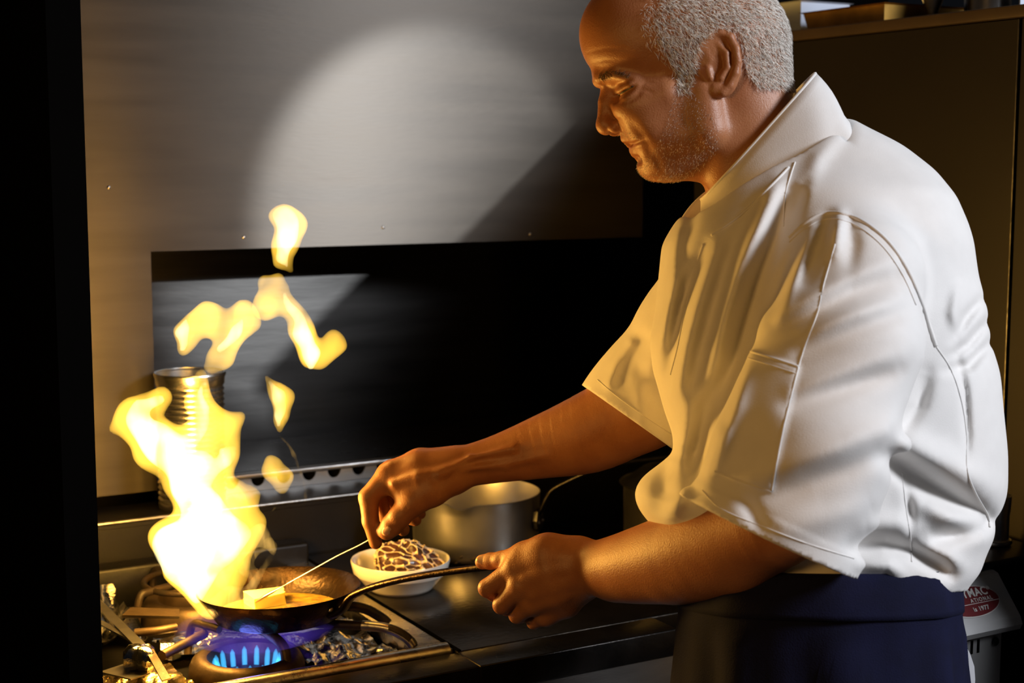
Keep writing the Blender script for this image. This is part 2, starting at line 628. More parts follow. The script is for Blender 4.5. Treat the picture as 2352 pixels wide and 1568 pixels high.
gd = thing('griddle', 'black steel griddle plate beside the burners', 'griddle', (1.1, 2.1, 0.86))
MB().box((0.9405, 1.80, 0.10), (1.27, 2.39, 0.872)).build('body', 'dark_steel', gd)
MB().box((0.9402, 1.74, 0.10), (1.27, 1.799, 0.858)).build('front_panel', 'brushed_steel', gd)
MB().box((0.9402, 1.735, 0.860), (1.27, 1.801, 0.8995), 0.002).build('front_edge', 'dark_steel', gd, 40)
MB().box((0.9415, 1.803, 0.8725), (1.74, 2.39, 0.8995), 0.003).build('plate', 'griddle_steel', gd, 40)
MB().prism([(0.9405, 1.803), (0.9465, 1.803), (0.9465, 2.39), (0.9405, 2.39)], 'z', 0.8996, 0.9015).build('edge_strip', 'black', gd)
MB().box((1.2715, 1.80, 0.0), (1.738, 2.39, 0.872)).build('under_cupboard', 'black_gloss', gd)
MB().tube([(1.268, 1.742, 0.86), (1.268, 1.742, 0.5)], 0.002, 8).build('corner_trim', 'worn_steel', gd)

# ------------------------------------------------------------------ pan grates
g1 = thing('pan_grate', 'bent iron grate over the lit front burner', 'grate', (BURN[0], BURN[1], 0.906))
ZG = 0.929


def rod(name, pts, r, m, parent, n=20):
    return MB().tube(curve_pts(pts, n), r, 10).build(name, m, parent, 60)


rod('bar', [(0.735, 1.975, ZG), (0.78, 1.938, ZG), (0.845, 1.884, ZG), (0.868, 1.862, ZG - 0.002), (0.884, 1.848, ZG - 0.012), (0.892, 1.842, 0.903)], 0.0065, 'cast_iron', g1)
rod('bar', [(0.735, 2.00, ZG), (0.80, 1.995, ZG), (0.85, 1.985, ZG + 0.002), (0.878, 1.975, ZG - 0.004), (0.898, 1.962, 0.912), (0.905, 1.955, 0.904)], 0.0075, 'cast_iron', g1)
rod('prong', [(0.700, 1.965, ZG), (0.706, 1.935, ZG + 0.001), (0.712, 1.900, ZG - 0.003), (0.7165, 1.885, 0.916), (0.7165, 1.877, 0.8985)], 0.0075, 'ring_iron', g1)
rod('prong', [(0.655, 1.975, ZG), (0.645, 2.0, ZG), (0.633, 2.03, ZG - 0.006), (0.628, 2.04, 0.872)], 0.0058, 'ring_iron', g1)
rod('brass_end', [(0.836, 1.892, ZG + 0.0005), (0.860, 1.870, ZG - 0.0005), (0.876, 1.856, ZG - 0.007), (0.887, 1.8465, 0.913), (0.8915, 1.8425, 0.905)], 0.0072, 'worn_steel', g1)

g2 = thing('pan_grate', 'soot black iron grate on the unlit back burner behind the fire', 'grate', (0.7, 2.235, 0.906))
for a in (20, 110, 200, 290):
    ca, sa = math.cos(math.radians(a)), math.sin(math.radians(a))
    rod('bar', [(0.700 + 0.03 * ca, 2.235 + 0.03 * sa, ZG), (0.700 + 0.08 * ca, 2.235 + 0.08 * sa, ZG), (0.700 + 0.100 * ca, 2.235 + 0.100 * sa, ZG - 0.006), (0.700 + 0.108 * ca, 2.235 + 0.103 * sa, 0.870)], 0.006, 'cast_iron', g2)
tor = MB()
tor.tube([(0.700 + 0.075 * math.cos(t), 2.235 + 0.075 * math.sin(t), ZG) for t in np.linspace(0, 2 * math.pi, 40)], 0.005, 8)
tor.build('ring', 'cast_iron', g2, 60)


# ------------------------------------------------------------------ crumpled foil
def foil(name, label, corners, z0, amp, m='foil', n=26, seed=1, cat='foil'):
    r = np.random.RandomState(seed)
    A, B, C, D = [np.array(c, float) for c in corners]
    sites = r.rand(16, 2)
    hts = r.rand(16)
    u, v = np.meshgrid(np.linspace(0, 1, n), np.linspace(0, 1, n), indexing='ij')
    P = (A[None, None] * ((1 - u) * (1 - v))[..., None] + B * (u * (1 - v))[..., None] + C * (u * v)[..., None] + D * ((1 - u) * v)[..., None])
    uv = np.stack([u, v], -1).reshape(-1, 2)
    dd = np.linalg.norm(uv[:, None] - sites[None], axis=2)
    o = np.argsort(dd, 1)
    d1, d2 = np.take_along_axis(dd, o[:, :1], 1)[:, 0], np.take_along_axis(dd, o[:, 1:2], 1)[:, 0]
    s2 = r.rand(70, 2)
    f2 = np.sort(np.linalg.norm(uv[:, None] - s2[None], axis=2), 1)
    hh = np.clip(d1 / 0.25, 0, 1) * (0.5 + hts[o[:, 0]]) + 0.40 * f2[:, 0] / 0.11 + 0.03 * r.rand(len(uv))
    hh = np.clip(hh / 1.6, 0, 1)
    jit = (r.rand(n, n, 2) - 0.5) * 0.5 / n
    P = P + (jit[..., :1] * (B - A) + jit[..., 1:] * (D - A))
    V = np.concatenate([P, z0 + amp * hh.reshape(n, n, 1)], -1).reshape(-1, 3)
    idx = np.arange(n * n).reshape(n, n)
    q = np.stack([idx[:-1, :-1], idx[1:, :-1], idx[1:, 1:], idx[:-1, 1:]], -1).reshape(-1, 4)
    o = mesh_obj(name, V, q, m, None, smooth=False)
    return tag(o, label, cat)


foil('foil_sheet', 'crumpled silver foil lining the tray right of the lit burner', [(0.765, 1.846), (0.888, 1.846), (0.888, 2.0), (0.765, 2.02)], 0.869, 0.026, 'foil', 30, 3)
foil('foil_sheet', 'crumpled greasy foil lining the tray left of the lit burner', [(0.455, 1.846), (0.596, 1.846), (0.590, 2.0), (0.455, 2.0)], 0.869, 0.018, 'grease_foil', 34, 5)
foil('foil_sheet', 'purple lit foil lining the tray behind the lit burner', [(0.60, 2.015), (0.885, 2.03), (0.885, 2.12), (0.60, 2.12)], 0.869, 0.022, 'foil', 34, 8)
foil('foil_sheet', 'silver foil scrunched up at the far left of the range', [(0.455, 2.13), (0.60, 2.13), (0.60, 2.33), (0.455, 2.33)], 0.870, 0.045, 'foil', 26, 9)

# ------------------------------------------------------------------ tools and scraps left of the burner
lg = thing('iron_grate', 'flame lit cast grate of rods at the near left corner', 'grate', (0.50, 1.92, 0.90))
Z2 = 0.918
hub = onz(320, 1505, Z2 + 0.004)
rod('rod', [onz(470, 1455, Z2), onz(425, 1478, Z2), onz(372, 1505, Z2 - 0.001)], 0.0068, 'ring_iron', lg)
rod('rod', [onz(405, 1440, Z2), onz(360, 1448, Z2), onz(310, 1453, Z2 - 0.002)], 0.006, 'ring_iron', lg)
MB().hexa([onz(210, 1384, Z2), onz(222, 1372, Z2), onz(345, 1492, Z2), onz(325, 1502, Z2), onz(210, 1380, Z2 + 0.01), onz(222, 1368, Z2 + 0.01), onz(345, 1488, Z2 + 0.008), onz(325, 1498, Z2 + 0.008)]).build('flat_arm', 'brushed_steel', lg)
MB().hexa([onz(206, 1424, Z2), onz(212, 1416, Z2), onz(330, 1478, Z2), onz(322, 1486, Z2), onz(206, 1420, Z2 + .006), onz(212, 1412, Z2 + .006), onz(330, 1474, Z2 + .006), onz(322, 1482, Z2 + .006)]).build('flat_arm', 'brushed_steel', lg)
MB().hexa([onz(300, 1398, Z2), onz(412, 1402, Z2), onz(412, 1421, Z2), onz(280, 1418, Z2), onz(300, 1394, Z2 + .006), onz(412, 1398, Z2 + .006), onz(412, 1415, Z2 + .006), onz(280, 1412, Z2 + .006)]).build('flat_arm', 'ring_iron', lg)
MB().hexa([onz(335, 1500, Z2), onz(352, 1495, Z2), onz(392, 1560, Z2), onz(372, 1566, Z2), onz(335, 1494, Z2 + .01), onz(352, 1489, Z2 + .01), onz(392, 1556, Z2 + .01), onz(372, 1562, Z2 + .01)]).build('flat_arm', 'ring_iron', lg)
MB().lathe([(0.0001, 0.014), (0.012, 0.013), (0.021, 0.004), (0.022, -0.010), (0.016, -0.018), (0.0001, -0.018)], hub, 18,
           fn=lambda p, r, a, z: Vector((p.x + 0.004 * math.sin(5 * a), p.y + 0.004 * math.cos(3 * a), p.z))).build('hub', 'foil', lg, 60)
bl = MB()
a, b, c, d = onz(230, 1545, 0.903), onz(300, 1522, 0.903), onz(345, 1548, 0.903), onz(300, 1562, 0.903)
bl.hexa([a, d, c, b, a + [0, 0, .002], d + [0, 0, .002], c + [0, 0, .002], b + [0, 0, .002]])
tag(bl.build('metal_blade', 'brushed_steel'), 'pointed steel blade lying below the cast grate', 'blade')

# tin can on the back shelf
prof = [(0.0005, 0.0), (0.056, 0.0), (0.0575, 0.003), (0.0575, 0.008)]
for k in range(44):
    prof.append((0.0540 + (0.0032 if k % 2 else 0.0), 0.012 + k * 0.0046))
prof += [(0.0575, 0.218), (0.0585, 0.222), (0.0575, 0.226), (0.0555, 0.225), (0.0548, 0.21), (0.0548, 0.01), (0.0005, 0.008)]
cc = ony(437, 900, 2.435)
tc = thing('tin_can', 'tall ribbed tin can standing behind the flames', 'can', (cc[0], 2.435, 1.0))
MB().lathe(prof[:4] + prof[4:], (cc[0], 2.435, 1.0005), 56).build('can_wall', 'tin', tc, 60)
MB().lathe([(0.0566, 0.223), (0.0595, 0.2235), (0.0602, 0.2265), (0.0585, 0.2295), (0.0555, 0.229), (0.0550, 0.226)], (cc[0], 2.435, 1.0005), 56, close=True).build('rim', 'tin', tc, 60)

# ------------------------------------------------------------------ frying pan
PC = np.array([0.741, 1.968, 0.937])
hdir = np.array([0.900, 1.653]) - PC[:2]
hdir = hdir / np.linalg.norm(hdir)
TILT = math.radians(2.0)


def pan_fn(p, r=None, a=None, z=None):
    q = Vector((p.x - PC[0], p.y - PC[1], p.z - PC[2]))
    along = q.x * hdir[0] + q.y * hdir[1]
    return Vector((p.x, p.y, p.z + along * math.sin(TILT) + 0.003))


fp = thing('frying_pan', 'black iron frying pan with flames rising from melted butter', 'pan', PC)
MB().lathe([(0.0005, 0.0), (0.078, 0.0), (0.086, 0.003), (0.100, 0.021), (0.1135, 0.040), (0.1155, 0.0405), (0.1155, 0.0385), (0.103, 0.019), (0.089, -0.001), (0.080, -0.0045), (0.0005, -0.0045)],
           PC, 80, fn=pan_fn).build('pan_body', 'pan_iron', fp, 60)
h0 = PC[:2] + hdir * 0.112
ht = at(1110, 1302, 1.925)
he = at(1215, 1300, 1.865)
hp_ = [(PC[0] + hdir[0] * 0.098, PC[1] + hdir[1] * 0.098, PC[2] + 0.018), (h0[0] + hdir[0] * 0.006, h0[1] + hdir[1] * 0.006, PC[2] + 0.030),
       (h0[0] + hdir[0] * 0.03, h0[1] + hdir[1] * 0.03, PC[2] + 0.056), tuple(ht * 0.45 + 0.55 * np.array([h0[0], h0[1], PC[2] + 0.058])), tuple(ht), tuple(he)]
MB().tube(curve_pts(hp_, 40), [0.0105] * 6 + [0.0098] * 34, 12, flat=0.5).build('handle', 'pan_iron', fp, 60)
for s in (-1, 1):
    c = Vector((PC[0] + hdir[0] * 0.104 - s * hdir[1] * 0.010, PC[1] + hdir[1] * 0.104 + s * hdir[0] * 0.010, PC[2] + 0.031))
    MB().lathe([(0.0042, -0.003), (0.004, 0.001), (0.002, 0.0025), (0.0001, 0.003)], c, 12).build('rivet', 'worn_steel', fp, 60)
mb = MB()
mb.lathe([(0.0005, 0.0075), (0.03, 0.0078), (0.06, 0.0072), (0.0865, 0.0072), (0.0875, 0.0045), (0.0845, 0.0035), (0.0005, 0.0035)], PC, 64, fn=pan_fn)
tag(mb.build('melted_butter', 'melted_butter', None, 60), 'foaming golden melted butter pooled in the frying pan', 'sauce')


def on_pan(px, py, z=0.0045):
    """a point on the pan floor"""
    q = onz(px, py, PC[2] + z + 0.003)
    return np.array([q[0], q[1], PC[2] + z + 0.003])


b0, b1, b2, b3 = on_pan(585, 1404), on_pan(657, 1391), on_pan(650, 1372), on_pan(560, 1385)
bt = MB()
top = np.array([0, 0, 0.018])
bt.hexa([b0, b1, b2, b3, b0 + top, b1 + top * 1.1, b2 + top * 0.95, b3 + top])
for e in list(bt.bm.edges):
    pass
bmesh.ops.subdivide_edges(bt.bm, edges=bt.bm.edges[:], cuts=5, use_grid_fill=True)
for v in bt.bm.verts:
    v.co += Vector((rng.uniform(-1, 1), rng.uniform(-1, 1), rng.uniform(-0.3, 0.3))) * 0.0006
    if v.co.x > b1[0] - 0.008 and v.co.z > b1[2] + 0.01:
        v.co.x += 0.003 * math.sin(v.co.y * 900)
tag(bt.build('butter_block', 'butter', None, 40), 'pale yellow block of butter melting in the frying pan', 'butter')

# spoon dipped in the butter
sp = thing('basting_spoon', 'thin steel basting spoon reaching from the raised hand into the pan', 'spoon', on_pan(610, 1367))
S0, S1, S2, S3 = at(612, 1366, 2.118), at(660, 1340, 2.106), at(770, 1279, 2.078), at(850, 1238, 2.048)
S4 = at(905, 1190, 2.05)
S5 = at(945, 1150, 2.065)
MB().tube(curve_pts([S1, (S1 + S2) / 2, S2, S3, S4, S5], 30), [0.0017] * 12 + [0.0021] * 18, 8, flat=0.6).build('handle', 'worn_steel', sp, 60)
MB().tube(curve_pts([S1 + (S1 - S2) * 0.0, (S0 + S1) / 2, S0, S0 + (S0 - S1) * 0.5 + [0, 0, -.002]], 14), [0.0017, 0.002, 0.0028, 0.004, 0.0056, 0.0078, 0.0095, 0.0105, 0.011, 0.0105, 0.0095, 0.008, 0.006, 0.003], 12, flat=0.25).build('bowl', 'brushed_steel', sp, 60)

# ------------------------------------------------------------------ dish with wrapped meat
BC = np.array([1.008, 2.128, 0.8995])
MB_d = thing('white_dish', 'shallow white ceramic dish on the griddle', 'dish', BC)
MB().lathe([(0.0005, 0.003), (0.044, 0.003), (0.046, 0.0), (0.050, 0.0), (0.054, 0.005), (0.070, 0.024), (0.0735, 0.0265), (0.0755, 0.0285), (0.0795, 0.047), (0.0785, 0.0492), (0.0762, 0.0485), (0.071, 0.030), (0.055, 0.012), (0.030, 0.007), (0.0005, 0.0065)],
           BC, 72).build('dish_body', 'ceramic', MB_d, 60)

fc = BC + np.array([0.010, 0.0, 0.0365])


def meat_r(th, ph):
    return 1 + 0.10 * math.sin(3 * th + 1) * math.cos(2 * ph) + 0.06 * math.sin(7 * th + 2 * ph) + 0.05 * math.cos(5 * ph + th)


def meat_p(th, ph, k=1.0):
    r = meat_r(th, ph) * k
    x, y, z = 0.053 * math.cos(ph) * math.cos(th) * r, 0.034 * math.cos(ph) * math.sin(th) * r, 0.033 * math.sin(ph) * r
    d = np.array([RT[0], RT[1]])
    return np.array([fc[0] + x * d[0] - y * d[1], fc[1] + x * d[1] + y * d[0], fc[2] + z + 0.004 - 0.10 * x])


cr = thing('wrapped_meat', 'brown meat parcel wrapped in a lacy net of white caul fat', 'food', fc)
V, Fq = [], []
nt_, np_ = 48, 24
for j in range(np_ + 1):
    for i in range(nt_):
        V.append(meat_p(2 * math.pi * i / nt_, -math.pi / 2 + math.pi * j / np_, 0.97))
for j in range(np_):
    for i in range(nt_):
        Fq.append((j * nt_ + i, j * nt_ + (i + 1) % nt_, (j + 1) * nt_ + (i + 1) % nt_, (j + 1) * nt_ + i))
mesh_obj('meat', V, Fq, 'meat', cr)
# net: voronoi-like cells on the parcel, each cell edge a strand
N = 130
pts = []
ga = math.pi * (3 - math.sqrt(5))
for i in range(N):
    zz = 1 - 2 * (i + 0.5) / N
    pts.append(np.array([math.sqrt(1 - zz * zz) * math.cos(ga * i), math.sqrt(1 - zz * zz) * math.sin(ga * i), zz]) + nrng.randn(3) * 0.09)
pts = np.array([p / np.linalg.norm(p) for p in pts])
hullbm = bmesh.new()
for p in pts:
    hullbm.verts.new(p)
bmesh.ops.convex_hull(hullbm, input=hullbm.verts[:])
cent = {f: sum((v.co for v in f.verts), Vector()) / len(f.verts) for f in hullbm.faces}
nm = MB()
for e in hullbm.edges:
    if len(e.link_faces) == 2:
        a, b = [cent[f].normalized() for f in e.link_faces]
        seq = []
        for s in np.linspace(0, 1, 5):
            q = a.lerp(b, s).normalized()
            seq.append(meat_p(math.atan2(q.y, q.x), math.asin(max(-1, min(1, q.z))), 1.0))
        if seq[2][2] > BC[2] + 0.012 and rng.random() > 0.12:
            w = rng.choice((0.0006, 0.0008, 0.0012, 0.0018, 0.0026))
            nm.tube(seq, [w * 1.5, w * 1.05, w * 0.9, w * 1.05, w * 1.5], 6, cap=False)
hullbm.free()
net = nm.build('caul_net', 'caul_fat', cr, 180)
net['kind'] = 'stuff'

# ------------------------------------------------------------------ saucepan and the pot behind the jacket
SC = np.array([1.225, 2.275, 0.8995])
sp2 = thing('saucepan', 'dented steel saucepan with scorched base behind the dish', 'pot', SC)
lipdir = math.atan2(-0.75, -0.65)


def pot_fn(p, r, a, z):
    if z > 0.085:
        da = (a - lipdir + math.pi) % (2 * math.pi) - math.pi
        k = math.exp(-(da / 0.16) ** 2) * (z - 0.085) / 0.022
        d = Vector((math.cos(a), math.sin(a), 0))
        return p + d * 0.011 * k + Vector((0, 0, -0.006 * k))
    return p


MB().lathe([(0.0005, 0.0), (0.098, 0.0), (0.106, 0.004), (0.110, 0.012), (0.1112, 0.04), (0.1118, 0.085), (0.1122, 0.104), (0.1132, 0.107), (0.1112, 0.1075), (0.1095, 0.085), (0.109, 0.012), (0.0005, 0.006)],
           SC, 96, fn=pot_fn).build('pot_body', 'pot_steel', sp2, 60)
sc = MB()
for k in range(26):
    a = lipdir + rng.uniform(-1.3, 1.5)
    z = rng.uniform(0.004, 0.018)
    w = rng.uniform(0.02, 0.07)
    sc.tube([(SC[0] + 0.1098 * math.cos(a + s) * (1 + 0.002 * math.sin(9 * s)), SC[1] + 0.1098 * math.sin(a + s), SC[2] + z + 0.002 * math.sin(40 * s)) for s in np.linspace(-w, w, 7)],
            [0.0004, 0.0015, 0.0025, 0.0018, 0.0024, 0.0012, 0.0004], 6)
o = sc.build('scorch_crust', 'pot_burnt', sp2, 60)
o['kind'] = 'stuff'
hb = at(1222, 1180, pr_dep := 2.62)
br = thing_h = MB()
hdr = np.array([RT[0] * 0.8 - 0.1, RT[1] * 0.8 - 0.3, 0.0])
hdr = hdr / np.linalg.norm(hdr)
bp = SC + hdr * 0.113
tv = np.array([-hdr[1], hdr[0], 0])
hx = [bp + tv * 0.016 + [0, 0, 0.052], bp + tv * 0.019 + [0, 0, 0.066], bp + tv * 0.014 + [0, 0, 0.082], bp - tv * 0.014 + [0, 0, 0.082], bp - tv * 0.019 + [0, 0, 0.066], bp - tv * 0.016 + [0, 0, 0.052], bp + [0, 0, 0.044]]
m = MB()
A = [m.bm.verts.new([float(c) for c in (p - hdr * 0.002)]) for p in hx]
B = [m.bm.verts.new([float(c) for c in (p + hdr * 0.006)]) for p in hx]
m.bm.faces.new(A)
m.bm.faces.new(B[::-1])
for k in range(len(hx)):
    m.bm.faces.new((A[k], B[k], B[(k + 1) % 7], A[(k + 1) % 7]))
m.build('handle_bracket', 'black_gloss', sp2)
MB().tube(curve_pts([bp + hdr * 0.004 + [0, 0, 0.074], bp + hdr * 0.011 + [0, 0, 0.090], bp + hdr * 0.020 + [0, 0, 0.108], bp + hdr * 0.034 + [0, 0, 0.124], bp + hdr * 0.085 + [0, 0, 0.152]], 24), 0.006, 10, flat=0.7).build('handle', 'dark_steel', sp2, 60)
for (s, z) in ((0.010, 0.062), (-0.010, 0.062), (0.0, 0.076)):
    c = bp + hdr * 0.0065 + tv * s + [0, 0, z]
    MB().tube([c, c + hdr * 0.0015, c + hdr * 0.003], [0.0036, 0.0034, 0.0014], 10).build('rivet', 'brushed_steel', sp2, 60)

P2 = np.array([1.60, 2.20, 0.8995])
pt = thing('stock_pot', 'dark steel pot with a lid half hidden behind the belly of the jacket', 'pot', P2)
MB().lathe([(0.0005, 0.0), (0.088, 0.0), (0.094, 0.006), (0.095, 0.09), (0.097, 0.0935), (0.094, 0.094), (0.092, 0.09), (0.091, 0.008), (0.0005, 0.006)], P2, 64).build('pot_body', 'pot_steel', pt, 60)
MB().lathe([(0.101, 0.0945), (0.103, 0.097), (0.100, 0.100), (0.085, 0.106), (0.06, 0.124), (0.035, 0.131), (0.0005, 0.133), (0.0005, 0.130), (0.06, 0.120), (0.09, 0.098)], P2, 64).build('lid', 'worn_steel', pt, 60)
MB().lathe([(0.006, 0.132), (0.005, 0.142), (0.013, 0.147), (0.014, 0.153), (0.009, 0.158), (0.0005, 0.159)], P2, 24).build('lid_knob', 'dark_steel', pt, 60)

# ------------------------------------------------------------------ tall cabinet on the right and what stands on it
tcab = thing('tall_cabinet', 'dark steel cabinet with a ledge, behind the chef', 'cabinet', (1.95, 1.5, 0.0))
MB().box((1.752, 1.5745, 0.95), (2.25, 2.36, 1.786)).build('side_panel', 'cabinet_steel', tcab)
MB().box((1.752, 0.95, 0.95), (2.25, 1.5685, 1.786)).build('side_panel', 'cabinet_steel', tcab)
MB().box((1.755, 1.568, 0.95), (2.2, 1.575, 1.784)).build('joint_gap', 'black', tcab)
MB().box((1.7505, 1.5735, 0.95), (1.754, 1.5755, 1.786)).build('joint_strip', 'worn_steel', tcab)
MB().box((1.742, 0.94, 1.788), (2.26, 2.365, 1.806), 0.002).build('ledge', 'ledge_wood', tcab, 40)
MB().box((1.76, 0.95, 0.0), (2.25, 2.36, 0.949)).build('plinth', 'black', tcab)


def rect_tray(name, label, lo, hi, h, m, taper=0.012, cat='tray'):
    t = thing(name, label, cat, ((lo[0] + hi[0]) / 2, (lo[1] + hi[1]) / 2, lo[2]))
    z0, z1 = lo[2], lo[2] + h
    mm = MB()

    def loop(z, e):
        return [mm.bm.verts.new(p) for p in ((lo[0] - e, lo[1] - e, z), (hi[0] + e, lo[1] - e, z), (hi[0] + e, hi[1] + e, z), (lo[0] - e, hi[1] + e, z))]
    L = [loop(z0, 0), loop(z0 + h * 0.15, 0.002), loop(z1, taper), loop(z1 + 0.001, taper + 0.006), loop(z1 - 0.001, taper + 0.006), loop(z1 - 0.002, taper - 0.002), loop(z0 + 0.003, 0.0)]
    L = [L[0], L[1], L[2], L[3]] + [L[5], L[6]]
    for a_, b_ in zip(L[:-1], L[1:]):
        for k in range(4):
            mm.bm.faces.new((a_[k], a_[(k + 1) % 4], b_[(k + 1) % 4], b_[k]))
    mm.bm.faces.new(L[0][::-1])
    mm.bm.faces.new(L[-1])
    mm.build('tray_body', m, t)
    return t


rect_tray('steel_tray', 'steel food tray coloured gold on the cabinet ledge', (1.80, 1.905, 1.8065), (2.0, 2.092, 1.8065), 0.033, 'gold_tray', 0.008)
rect_tray('plastic_tub', 'pale blue plastic tub on the ledge right behind the head', (1.83, 2.150, 1.8065), (1.93, 2.205, 1.8065), 0.06, 'plastic_white', 0.008, 'tub')
cn = thing('conical_strainer', 'steel conical strainer standing tip down beside the gold tray', 'strainer', (1.872, 1.868, 1.8065))
MB().lathe([(0.0015, 0.0005), (0.004, 0.006), (0.022, 0.052), (0.036, 0.085), (0.040, 0.087), (0.037, 0.084), (0.02, 0.05), (0.0015, 0.004)], (1.872, 1.868, 1.8065), 32).build('cone', 'worn_steel', cn, 60)
MB().lathe([(0.0405, 0.082), (0.047, 0.083), (0.047, 0.087), (0.0405, 0.0865)], (1.872, 1.868, 1.8065), 32, close=True).build('rim', 'brushed_steel', cn, 60)
jr = thing('grey_jar', 'dim grey jar on the ledge between the cone and the steel beaker', 'jar', (1.945, 1.83, 1.8065))
MB().lathe([(0.0005, 0.0), (0.026, 0.0), (0.028, 0.003), (0.028, 0.06), (0.024, 0.07), (0.024, 0.09), (0.022, 0.09), (0.0005, 0.085)], (1.945, 1.83, 1.8065), 32).build('jar_body', 'cabinet_steel', jr, 60)
bk = thing('steel_beaker', 'tall steel beaker on the ledge at the upper right', 'beaker', (1.905, 1.775, 1.8065))
MB().lathe([(0.0005, 0.0), (0.0325, 0.0), (0.034, 0.002), (0.035, 0.13), (0.0375, 0.134), (0.036, 0.135), (0.033, 0.13), (0.032, 0.004), (0.0005, 0.003)], (1.905, 1.775, 1.8065), 48).build('beaker_body', 'brushed_steel', bk, 60)
MB().lathe([(0.0366, 0.131), (0.0385, 0.1335), (0.0366, 0.136), (0.0350, 0.1335)], (1.905, 1.775, 1.8065), 48, close=True).build('rim', 'brushed_steel', bk, 60)
gp = thing('glass_panel', 'thin pale sheet standing edge on beside the steel beaker', 'panel', (1.8, 1.61, 1.8065))
MB().box((1.90, 1.707, 1.8065), (2.05, 1.710, 1.93), 0.0008).build('sheet', 'plastic_white', gp)
MB().box((1.89, 1.700, 1.8062), (2.06, 1.717, 1.8105), 0.001).build('foot', 'dark_steel', gp)
rect_tray('steel_tray', 'dark steel tray at the far right end of the ledge', (1.80, 1.46, 1.8065), (2.0, 1.585, 1.8065), 0.03, 'worn_steel', 0.008)

# ------------------------------------------------------------------ machine at the lower right
mc = thing('kitchen_machine', 'steel kitchen machine with a dark red oval badge behind the apron', 'machine', (1.56, 1.52, 0.0))
x0, x1 = 1.47, 1.612
MB().prism([(1.4225, 0.30), (1.4225, 0.935), (1.70, 0.935), (1.70, 0.30)], 'x', x0, 1.595).build('body', 'satin_steel', mc)
MB().prism([(1.405, 0.937), (1.401, 0.945), (1.405, 0.955), (1.448, 1.006), (1.456, 1.0085), (1.70, 1.0085), (1.70, 0.937)], 'x', x0, x1).build('sloped_top', 'satin_steel', mc)
MB().box((1.615, 1.42, 0.30), (1.735, 1.72, 1.0)).build('side_box', 'black', mc)
MB().box((1.44, 1.458, 1.0090), (1.735, 1.78, 1.020), 0.003).build('black_top', 'black_gloss', mc, 40)
MB().box((1.48, 1.50, 0.0), (1.72, 1.70, 0.299)).build('stand', 'black', mc)
for k in range(5):
    xx = 1.498 + k * 0.0125
    MB().box((xx, 1.4215, 0.908), (xx + 0.0045, 1.4245, 0.927), 0.0004).build('vent_slot', 'black', mc)
sc_ = Vector((1.582, 1.4215, 0.919))
MB().tube([sc_, sc_ + Vector((0, -0.002, 0)), sc_ + Vector((0, -0.003, 0))], [0.006, 0.0058, 0.003], 16).build('screw', 'black_gloss', mc, 60)
# badge lies on the sloped face
sl = Vector((0, 0.043, 0.051)).normalized()
nrm = Vector((0, -0.051, 0.043)).normalized()
bc = Vector((1.538, 1.4265, 0.9805)) + nrm * 0.0004


def badge(name, rx, ry, off, m):
    q = MB()
    n = 56
    A = [q.bm.verts.new(bc + Vector((1, 0, 0)) * rx * math.cos(2 * math.pi * k / n) + sl * ry * math.sin(2 * math.pi * k / n) + nrm * (off - 0.0007)) for k in range(n)]
    B = [q.bm.verts.new(bc + Vector((1, 0, 0)) * rx * math.cos(2 * math.pi * k / n) + sl * ry * math.sin(2 * math.pi * k / n) + nrm * off) for k in range(n)]
    q.bm.faces.new(B)
    q.bm.faces.new(A[::-1])
    for k in range(n):
        q.bm.faces.new((A[k], A[(k + 1) % n], B[(k + 1) % n], B[k]))
    return q.build(name, m, mc)


badge('badge_border', 0.052, 0.0228, 0.0008, 'badge_white')
badge('badge', 0.0507, 0.0215, 0.0015, 'badge_red')
MB().box((-0.050, -0.0004, 0), (0.050, 0.0004, 0.0004)).build('tmp', 'badge_white')
_o = bpy.data.objects['tmp']
_o.name = 'badge_line'
M3 = Matrix(((1, 0, 0), sl, nrm)).transposed()
M4 = Matrix.Translation(bc + nrm * 0.0015 - sl * 0.004) @ Matrix(((1, sl[0] * 0 + 0, nrm[0]), (0, sl[1], nrm[1]), (0, sl[2], nrm[2]))).to_4x4()
_o.data.transform(M4)
for v in _o.data.vertices:
    pass
put(_o, mc)


def text_part(name, s, size, right_x, yoff, m, bold=0.0, space=1.0, shear=0.0):
    cu = bpy.data.curves.new(name, 'FONT')
    cu.body = s
    cu.size = size
    cu.extrude = 0.0004
    cu.offset = bold
    cu.shear = shear
    cu.space_character = space
    cu.align_x = 'RIGHT'
    t = bpy.data.objects.new(name, cu)
    COL.objects.link(t)
    dg = bpy.context.evaluated_depsgraph_get()
    me = bpy.data.meshes.new_from_object(t.evaluated_get(dg))
    bpy.data.objects.remove(t)
    me.transform(Matrix.Translation(bc + nrm * 0.0019 + sl * yoff + Vector((right_x, 0, 0))) @ Matrix(((1, 0, nrm[0]), (0, sl[1], nrm[1]), (0, sl[2], nrm[2]))).to_4x4())
    me.materials.clear()
    me.materials.append(MATS[m])
    o = bpy.data.objects.new(name, me)
    COL.objects.link(o)
    put(o, mc)
    return o


text_part('badge_lettering', 'YMAC', 0.0165, 0.0350, 0.0062, 'badge_white', 0.0004, 1.08)
text_part('badge_lettering', '®', 0.0075, 0.0415, 0.0120, 'badge_white')
text_part('badge_lettering', 'ATIONAL', 0.0080, 0.0385, -0.0022, 'badge_white', 0.0001, 1.3)
text_part('badge_lettering', 'is 1977', 0.0088, 0.0240, -0.0150, 'badge_white', 0.0002, 1.15)

